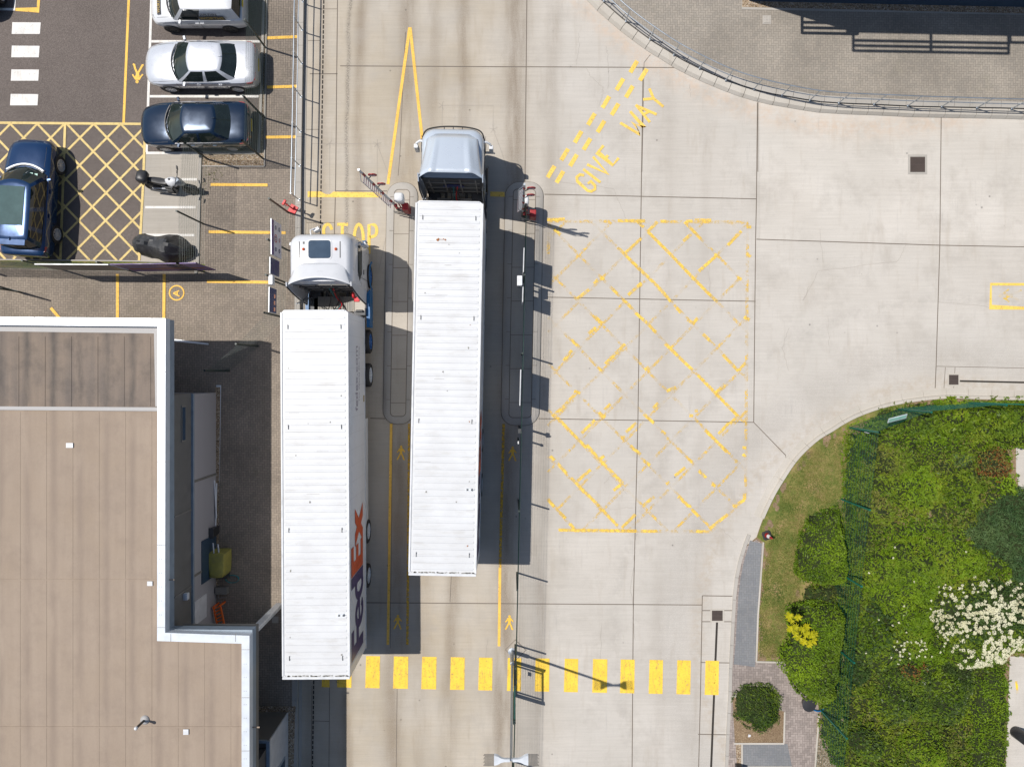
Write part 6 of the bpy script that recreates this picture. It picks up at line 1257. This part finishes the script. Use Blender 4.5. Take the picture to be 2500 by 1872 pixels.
def mound(poly, h, edge, bump, bs, seed, z0=.05, res=.14, drop=.14, shape=.5):
    poly = [P(*p, z0 + h*.6) for p in poly]; xs = [p[0] for p in poly]; ys = [p[1] for p in poly]
    def H(x, y):
        d = edgedist(x, y, poly) + .10*wav(x, y, 6, seed+3); k = np.clip(d/edge, 0, 1)**shape; return z0 + k*(h + bump*wav(x, y, bs, seed) + bump*.9*wav(x, y, bs*3, seed+1))
    gx = np.arange(min(xs), max(xs)+res, res); gy = np.arange(min(ys), max(ys)+res, res); X, Y = np.meshgrid(gx, gy); ins = inpoly(X.ravel(), Y.ravel(), poly).reshape(X.shape); Z = (H(X.ravel(), Y.ravel())-drop).reshape(X.shape); Z = np.maximum(Z, z0 - .1)
    vs = [(float(a), float(b), float(c)) for a, b, c in zip(X.ravel(), Y.ravel(), Z.ravel())]; nx = X.shape[1]
    fs = [(j*nx+i, j*nx+i+1, (j+1)*nx+i+1, (j+1)*nx+i) for j in range(X.shape[0]-1) for i in range(nx-1) if ins[j, i] and ins[j+1, i+1]]
    return poly, H, vs, fs
def shrub(name, label, cat, poly, h, edge, mats, dens, L, Wd, tilt, seed, bump=.1, bs=1.6, kind=None, group=None, z0=.05, layers=.30, core='shade_green', clump=.55, shape=.5, stem=True):
    pw, H, vs, fs = mound(poly, h, edge, bump, bs, seed, z0, shape=shape); cx_ = sum(p[0] for p in pw)/len(pw); cy_ = sum(p[1] for p in pw)/len(pw)
    if kind: root = None; off = np.zeros(3)
    else: root = thing(name, label, cat, (cx_, cy_, z0), 0, group); off = np.array([cx_, cy_, z0])
    mb = MB(); mb.v = [(a-off[0], b-off[1], c-off[2]) for a, b, c in vs]; mb.f = fs
    xs = [p[0] for p in pw]; ys = [p[1] for p in pw]; A = (max(xs)-min(xs))*(max(ys)-min(ys)); r_ = np.random.default_rng(seed); n = int(A*dens); x = r_.uniform(min(xs)-.08, max(xs)+.08, n); y = r_.uniform(min(ys)-.08, max(ys)+.08, n)
    jag = edgedist(x, y, pw); k = inpoly(x, y, pw) | (jag < .09*(1+wav(x, y, 9, seed+5))); c_ = wav(x, y, 4.5, seed+9) + .5*wav(x, y, 11, seed+4); k &= r_.uniform(-1, 1, n) < c_ + clump + .35
    x, y, c_ = x[k], y[k], c_[k]; z = H(x, y) - r_.uniform(0, 1, len(x))**1.4*layers + .05*c_
    Cn = np.stack([x, y, z], 1) - off
    if kind:
        o = mb.build('underlay', core, None); tag(o, label + ', dark green mound under it coloured as shade in the gaps', 'underlay', kind='stuff'); o.name = 'underlay'
    else: mb.build('shade_core', core, root)  # dark mound under the leaves, coloured so the gaps look shaded
    ms = mats if isinstance(mats, list) else [mats]; sel = wav(x, y, .9, seed+20) + r_.normal(0, .22, len(x)); qs = np.quantile(sel, np.linspace(0, 1, len(ms)+1)[1:-1]) if len(ms) > 1 else []
    g = np.digitize(sel, qs) if len(ms) > 1 else np.zeros(len(x), int)
    for i, mt in enumerate(ms):
        V = leaves(Cn[g == i], tilt, L, Wd, seed=seed+i)
        o = quadmesh('ground_cover' if kind else 'foliage', V, mt, root)
        if kind: tag(o, label, cat, kind='stuff')
    if root and stem:
        mb = MB(); rs = random.Random(seed)
        for k in range(7): a_ = rs.uniform(0, 6.28); q = rs.uniform(.2, .55); mb.tube([(0, 0, 0), (q*.4*math.cos(a_), q*.4*math.sin(a_), h*.4), (q*math.cos(a_), q*math.sin(a_), h*.8)], [.03, .02, .008], 5)
        mb.build('stem', 'shade_green', root)
    return root, pw, H
N_ = 1
cover = [(2072, 1050), (2130, 1012), (2170, 995), (2240, 983), (2330, 975), (2420, 972), (2600, 978), (2600, 1050), (2488, 1062), (2482, 1150), (2500, 1240), (2600, 1250), (2600, 1590), (2466, 1604), (2462, 1800), (2452, 1900), (2040, 1900), (2050, 1760), (2075, 1600), (2080, 1500), (2075, 1300), (2064, 1200), (2062, 1130)]
shrub('ground_cover', 'low mixed green ground cover filling the fenced bed', 'ground cover', cover, .36, .5, ['leaf_cover', 'leaf_olive', 'leaf_hedge', 'leaf_bright'], 800, .13, .06, .5, 31, .20, 1.5, kind='stuff', layers=.38, clump=.36)
shrub('hedge', 'deep green hedge along the curved kerb top right of the bed', 'hedge', [(2150, 1035), (2240, 1003), (2330, 990), (2430, 985), (2600, 988), (2600, 1085), (2460, 1090), (2400, 1075), (2330, 1068), (2250, 1075), (2180, 1062)], .75, .35, ['leaf_cover', 'leaf_hedge'], 900, .13, .07, .5, 41, .12, 2.0, clump=.45)
shrub('spiky_shrub', 'blue green spiky shrub at the right edge above the white flowers', 'shrub', [(2390, 1262), (2430, 1215), (2475, 1200), (2560, 1190), (2560, 1440), (2460, 1420), (2445, 1370), (2390, 1340), (2370, 1300)], .8, .4, 'leaf_bluegreen', 1100, .20, .035, .5, 51, .14, 2.2)
shrub('spiky_shrub', 'small blue green shrub in the upper middle of the fenced bed', 'shrub', [(2325, 1100), (2360, 1095), (2385, 1118), (2378, 1142), (2340, 1150), (2318, 1130)], .55, .3, 'leaf_bluegreen', 900, .14, .04, .5, 52, .1, 2.2)
shrub('leafy_shrub', 'yellow green leafy shrub spreading left of the white blossom', 'shrub', [(2130, 1375), (2200, 1330), (2300, 1310), (2400, 1340), (2430, 1400), (2300, 1440), (2280, 1560), (2330, 1620), (2220, 1620), (2170, 1560), (2140, 1480), (2105, 1440)], .95, .6, ['leaf_bright', 'leaf_cover', 'leaf_bright'], 1000, .15, .045, .4, 61, .12, 1.8)
shrub('leafy_shrub', 'glossy dark shrub along the bottom middle of the fenced bed', 'shrub', [(2120, 1650), (2180, 1610), (2280, 1625), (2380, 1620), (2400, 1720), (2330, 1780), (2230, 1770), (2140, 1760)], .7, .5, ['leaf_glossy', 'leaf_cover'], 1000, .11, .055, .5, 62, .16, 2.0)
shrub('hedge', 'clipped bright green hedge beside the pale path lower right', 'hedge', [(2380, 1650), (2450, 1625), (2462, 1660), (2463, 1800), (2455, 1900), (2380, 1900), (2365, 1760)], .8, .3, ['leaf_hedge', 'leaf_bright'], 1200, .08, .045, .45, 63, .06, 2.5)
shrub('leafy_shrub', 'mid green bushy shrub at the bottom beside the lower fence', 'shrub', [(2075, 1770), (2150, 1765), (2240, 1775), (2330, 1785), (2360, 1900), (2090, 1900), (2060, 1850)], .7, .5, ['leaf_hedge', 'leaf_cover', 'leaf_olive'], 1000, .11, .055, .5, 64, .16, 2.0)
shrub('leafy_shrub', 'dark green shrub between the lower fence and the white blossom', 'shrub', [(2110, 1460), (2170, 1480), (2215, 1560), (2220, 1620), (2130, 1660), (2085, 1700), (2080, 1560)], .85, .5, ['leaf_dark', 'leaf_cover'], 900, .16, .08, .5, 65, .26, 2.0, clump=.1)
shrub('leafy_shrub', 'rusty brown leaved shrub patch below the yellow green shrub', 'shrub', [(2180, 1610), (2250, 1615), (2262, 1660), (2235, 1680), (2190, 1665)], .9, .4, ['leaf_rust', 'leaf_olive'], 800, .10, .06, .5, 66, .1, 2.0)
root, pw, H = shrub('elder_bush', 'large bush covered in creamy white blossom at the right', 'bush', [(2292, 1440), (2340, 1425), (2400, 1412), (2460, 1420), (2560, 1430), (2560, 1580), (2480, 1600), (2430, 1640), (2360, 1640), (2330, 1590), (2300, 1560), (2283, 1510)], 1.5, .8, ['leaf_cover', 'leaf_dark'], 900, .14, .07, .5, 71, .16, 2.0)
r_ = np.random.default_rng(5); xs = [p[0] for p in pw]; ys = [p[1] for p in pw]; V = []; cnt = 0
off = np.array(root.location)
while cnt < 560:
    x = r_.uniform(min(xs), max(xs)); y = r_.uniform(min(ys), max(ys))
    xa, ya = np.array([x]), np.array([y])
    if not inpoly(xa, ya, pw)[0] or wav(xa, ya, 3.4, 77)[0] + .45 < r_.uniform(-.6, .6): continue
    z = H(xa, ya)[0] + .05; rad = r_.uniform(.04, .10); m_ = int(26*rad/.07)
    aa = r_.uniform(0, 6.28, m_); q = rad*np.sqrt(r_.uniform(0, 1, m_)); V.append(leaves(np.stack([x+q*np.cos(aa), y+q*np.sin(aa), z+.03*(1-q/rad)+r_.uniform(-.01, .015, m_)], 1)-off, .35, .045, .04, seed=cnt)); cnt += 1
quadmesh('blossom', np.concatenate(V), 'petal', root)
V = []
for k in range(70):                                        # scattered small white flowers
    x, y = r_.uniform(2110, 2360), r_.uniform(1330, 1620)
    if k > 40: x, y = r_.uniform(2185, 2260), r_.uniform(1560, 1610)
    X_, Y_ = P(x, y, 1.05); m_ = 9; aa = r_.uniform(0, 6.28, m_); q = .04*np.sqrt(r_.uniform(0, 1, m_)); V.append(leaves(np.stack([X_+q*np.cos(aa), Y_+q*np.sin(aa), 1.12+r_.uniform(0, .04, m_)], 1), .3, .04, .035, seed=k))
tag(quadmesh('wild_flowers', np.concatenate(V), 'petal'), 'tiny white flowers dotted over the yellow green shrub', 'flowers', kind='stuff')
shrub('round_shrub', 'round dark green shrub in its own square soil bed by the footpath', 'shrub', [(1797, 1730), (1805, 1700), (1825, 1684), (1860, 1680), (1890, 1686), (1908, 1710), (1912, 1740), (1905, 1772), (1880, 1790), (1855, 1792), (1825, 1778), (1802, 1758)], .85, .9, ['leaf_dark', 'leaf_dark', 'leaf_hedge'], 1500, .12, .028, .6, 81, .10, 3.0, clump=.9)
shrub('rounded_shrub', 'yellow green rounded shrub left of the fence, above the yellow one', 'shrub', [(1955, 1405), (1968, 1320), (1985, 1280), (2020, 1255), (2060, 1245), (2074, 1300), (2082, 1380), (2078, 1425), (2040, 1440), (1985, 1430)], 1.5, .6, ['leaf_hedge', 'leaf_bright', 'leaf_hedge'], 1700, .085, .045, .42, 82, .13, 2.2, clump=.6)
shrub('rounded_shrub', 'big glossy hedge shrub bulging over the footpath', 'shrub', [(1940, 1500), (1985, 1480), (2060, 1470), (2072, 1500), (2060, 1600), (2050, 1700), (2030, 1725), (1985, 1720), (1955, 1690), (1935, 1655), (1920, 1640), (1930, 1600), (1945, 1570)], 1.9, .6, ['leaf_hedge', 'leaf_hedge', 'leaf_bright'], 1700, .085, .05, .42, 83, .13, 2.2, clump=.65, shape=.45)
shrub('rounded_shrub', 'dull brownish green scrub between the two rounded shrubs', 'shrub', [(1975, 1440), (2030, 1428), (2066, 1425), (2070, 1475), (2010, 1482), (1965, 1490)], .7, .35, ['leaf_olive', 'leaf_dark'], 900, .10, .05, .6, 84, .15, 3)
shrub('fence_hedge', 'narrow hedge growing through the green fence', 'hedge', [(2076, 1052), (2110, 1060), (2095, 1230), (2090, 1420), (2078, 1600), (2062, 1760), (2070, 1880), (2040, 1880), (2012, 1800), (2005, 1740), (2050, 1700), (2060, 1560), (2066, 1440), (2064, 1240)], .6, .3, ['leaf_cover', 'leaf_hedge'], 1000, .10, .055, .5, 85, .07, 2.4)

def blobpoly(cx, cy, r, sd, n=14):
    q = random.Random(sd); return [(cx + r*q.uniform(.75, 1.12)*math.cos(2*math.pi*k/n), cy + r*q.uniform(.75, 1.12)*math.sin(2*math.pi*k/n)) for k in range(n)]
for k, (cx, cy, r, h, mt, L_, W_, lab) in enumerate((
    (2190, 1130, 48, .95, ['leaf_cover', 'leaf_olive'], .12, .06, 'small domed olive green bush just inside the green fence corner'),
    (2262, 1205, 58, 1.1, ['leaf_cover', 'leaf_bright'], .15, .06, 'broad light green bush in the middle of the upper fenced bed'),
    (2150, 1245, 46, 1.0, ['leaf_olive', 'leaf_cover'], .12, .05, 'olive bush near the second fence post of the bed'),
    (2360, 1200, 48, 1.0, ['leaf_hedge', 'leaf_cover'], .13, .06, 'mid green bush left of the blue green spiky shrub'),
    (2440, 1135, 45, .95, ['leaf_olive', 'leaf_rust'], .10, .05, 'brownish low bush beside the pale gap at the right edge'),
    (2335, 1020, 42, 1.15, ['leaf_cover', 'leaf_bright'], .16, .08, 'taller large leaved bush rising from the kerbside hedge'),
    (2445, 1030, 44, 1.1, ['leaf_hedge', 'leaf_cover'], .15, .08, 'dense bush at the right end of the kerbside hedge'),
    (2165, 1395, 50, 1.3, ['leaf_bright', 'leaf_cover'], .17, .05, 'bright feathery bush beside the third fence post'),
    (2250, 1370, 55, 1.45, ['leaf_bright', 'leaf_cover'], .18, .05, 'tall yellow green feathery bush above the white dots'),
    (2235, 1500, 55, 1.4, ['leaf_bright', 'leaf_hedge'], .18, .05, 'feathery green bush directly left of the white blossom'),
    (2150, 1560, 48, 1.3, ['leaf_dark', 'leaf_hedge'], .16, .08, 'dark leafy bush between fence and rusty patch'),
    (2330, 1700, 58, 1.2, ['leaf_glossy', 'leaf_hedge'], .12, .06, 'glossy dark bush near the bottom right hedge'),
    (2200, 1720, 55, 1.15, ['leaf_glossy', 'leaf_cover'], .12, .06, 'glossy mid green bush at the bottom centre of the bed'),
    (2130, 1825, 50, 1.1, ['leaf_hedge', 'leaf_dark'], .12, .06, 'dark rounded bush at the bottom beside the lower fence post'),
    (2270, 1840, 58, 1.2, ['leaf_cover', 'leaf_bright'], .12, .06, 'light green rounded bush at the bottom edge of the picture'))):
    shrub('bush', lab, 'bush', blobpoly(cx, cy, r, k+3), h*1.3, r*PX*.8, mt, 1100, L_, W_, .42, 300+7*k, .15, 2.6, clump=.4, layers=.3, shape=.5)
# yellow rosettes
root = thing('yellow_shrub', 'small vivid yellow shrub at the edge of the verge', 'shrub', (*P(1958, 1540, 1.5)[:2], .05)); V = []; r_ = np.random.default_rng(9)
for k, (x, y) in enumerate([(1922, 1498), (1930, 1512), (1940, 1528), (1955, 1535), (1966, 1545), (1978, 1548), (1985, 1560), (1950, 1555), (1962, 1566), (1975, 1570), (1938, 1545), (1925, 1530), (1988, 1545), (1946, 1505), (1970, 1530)]):
    c = np.array([*P(x, y, 1.9), 1.9 + r_.uniform(0, .2)]) - np.array(root.location)
    for j in range(34):
        a_ = r_.uniform(0, 6.28); el = r_.uniform(-.5, .5); l = r_.uniform(.12, .22); d = np.array([math.cos(a_)*math.cos(el), math.sin(a_)*math.cos(el), math.sin(el)]); s_ = np.array([-math.sin(a_), math.cos(a_), 0])*.022
        V.append(np.array([c, c+d*l*.5+s_, c+d*l, c+d*l*.5-s_]))
quadmesh('foliage', np.concatenate(V), 'leaf_yellow', root)
mb = MB()
for k in range(9): a_ = k*.8; mb.tube([(0, 0, 0), (.3*math.cos(a_), .3*math.sin(a_)*.8, 1.85)], [.02, .008], 5)
mb.build('stem', 'shade_green', root)
# grass blades on the verge and strips
def blades(label, poly, z, n, zz=.03, fn=P, sd=3):
    pw = [fn(*p) for p in poly]; xs = [p[0] for p in pw]; ys = [p[1] for p in pw]; r_ = np.random.default_rng(sd); x = r_.uniform(min(xs), max(xs), n); y = r_.uniform(min(ys), max(ys), n); k = inpoly(x, y, pw) & (wav(x, y, 5, sd) > r_.uniform(-1.6, .6, n)); x, y = x[k], y[k]
    tag(quadmesh('grass', leaves(np.stack([x, y, z+zz*r_.uniform(.4, 1.2, len(x))], 1), .5, .07, .022, seed=sd), 'grass_blade'), label, 'grass', kind='stuff')
blades('rough short grass on the verge between kerb and hedge', [(1873, 1330), (1910, 1200), (1960, 1110), (2072, 1045), (2064, 1240), (1960, 1300), (1950, 1460), (1930, 1500), (1930, 1600), (1852, 1605), (1853, 1480)], .058, 60000)
blades('sparse weeds along the banner fence', [(0, 640), (345, 644), (495, 650), (495, 660), (345, 655), (0, 648)], ZL+.004, 5000, .02, PL, 8)
blades('small weeds around the gravel bed corner', [(488, 378), (500, 392), (560, 415), (500, 470), (490, 430)], ZL+.004, 160, .03, PL, 9)
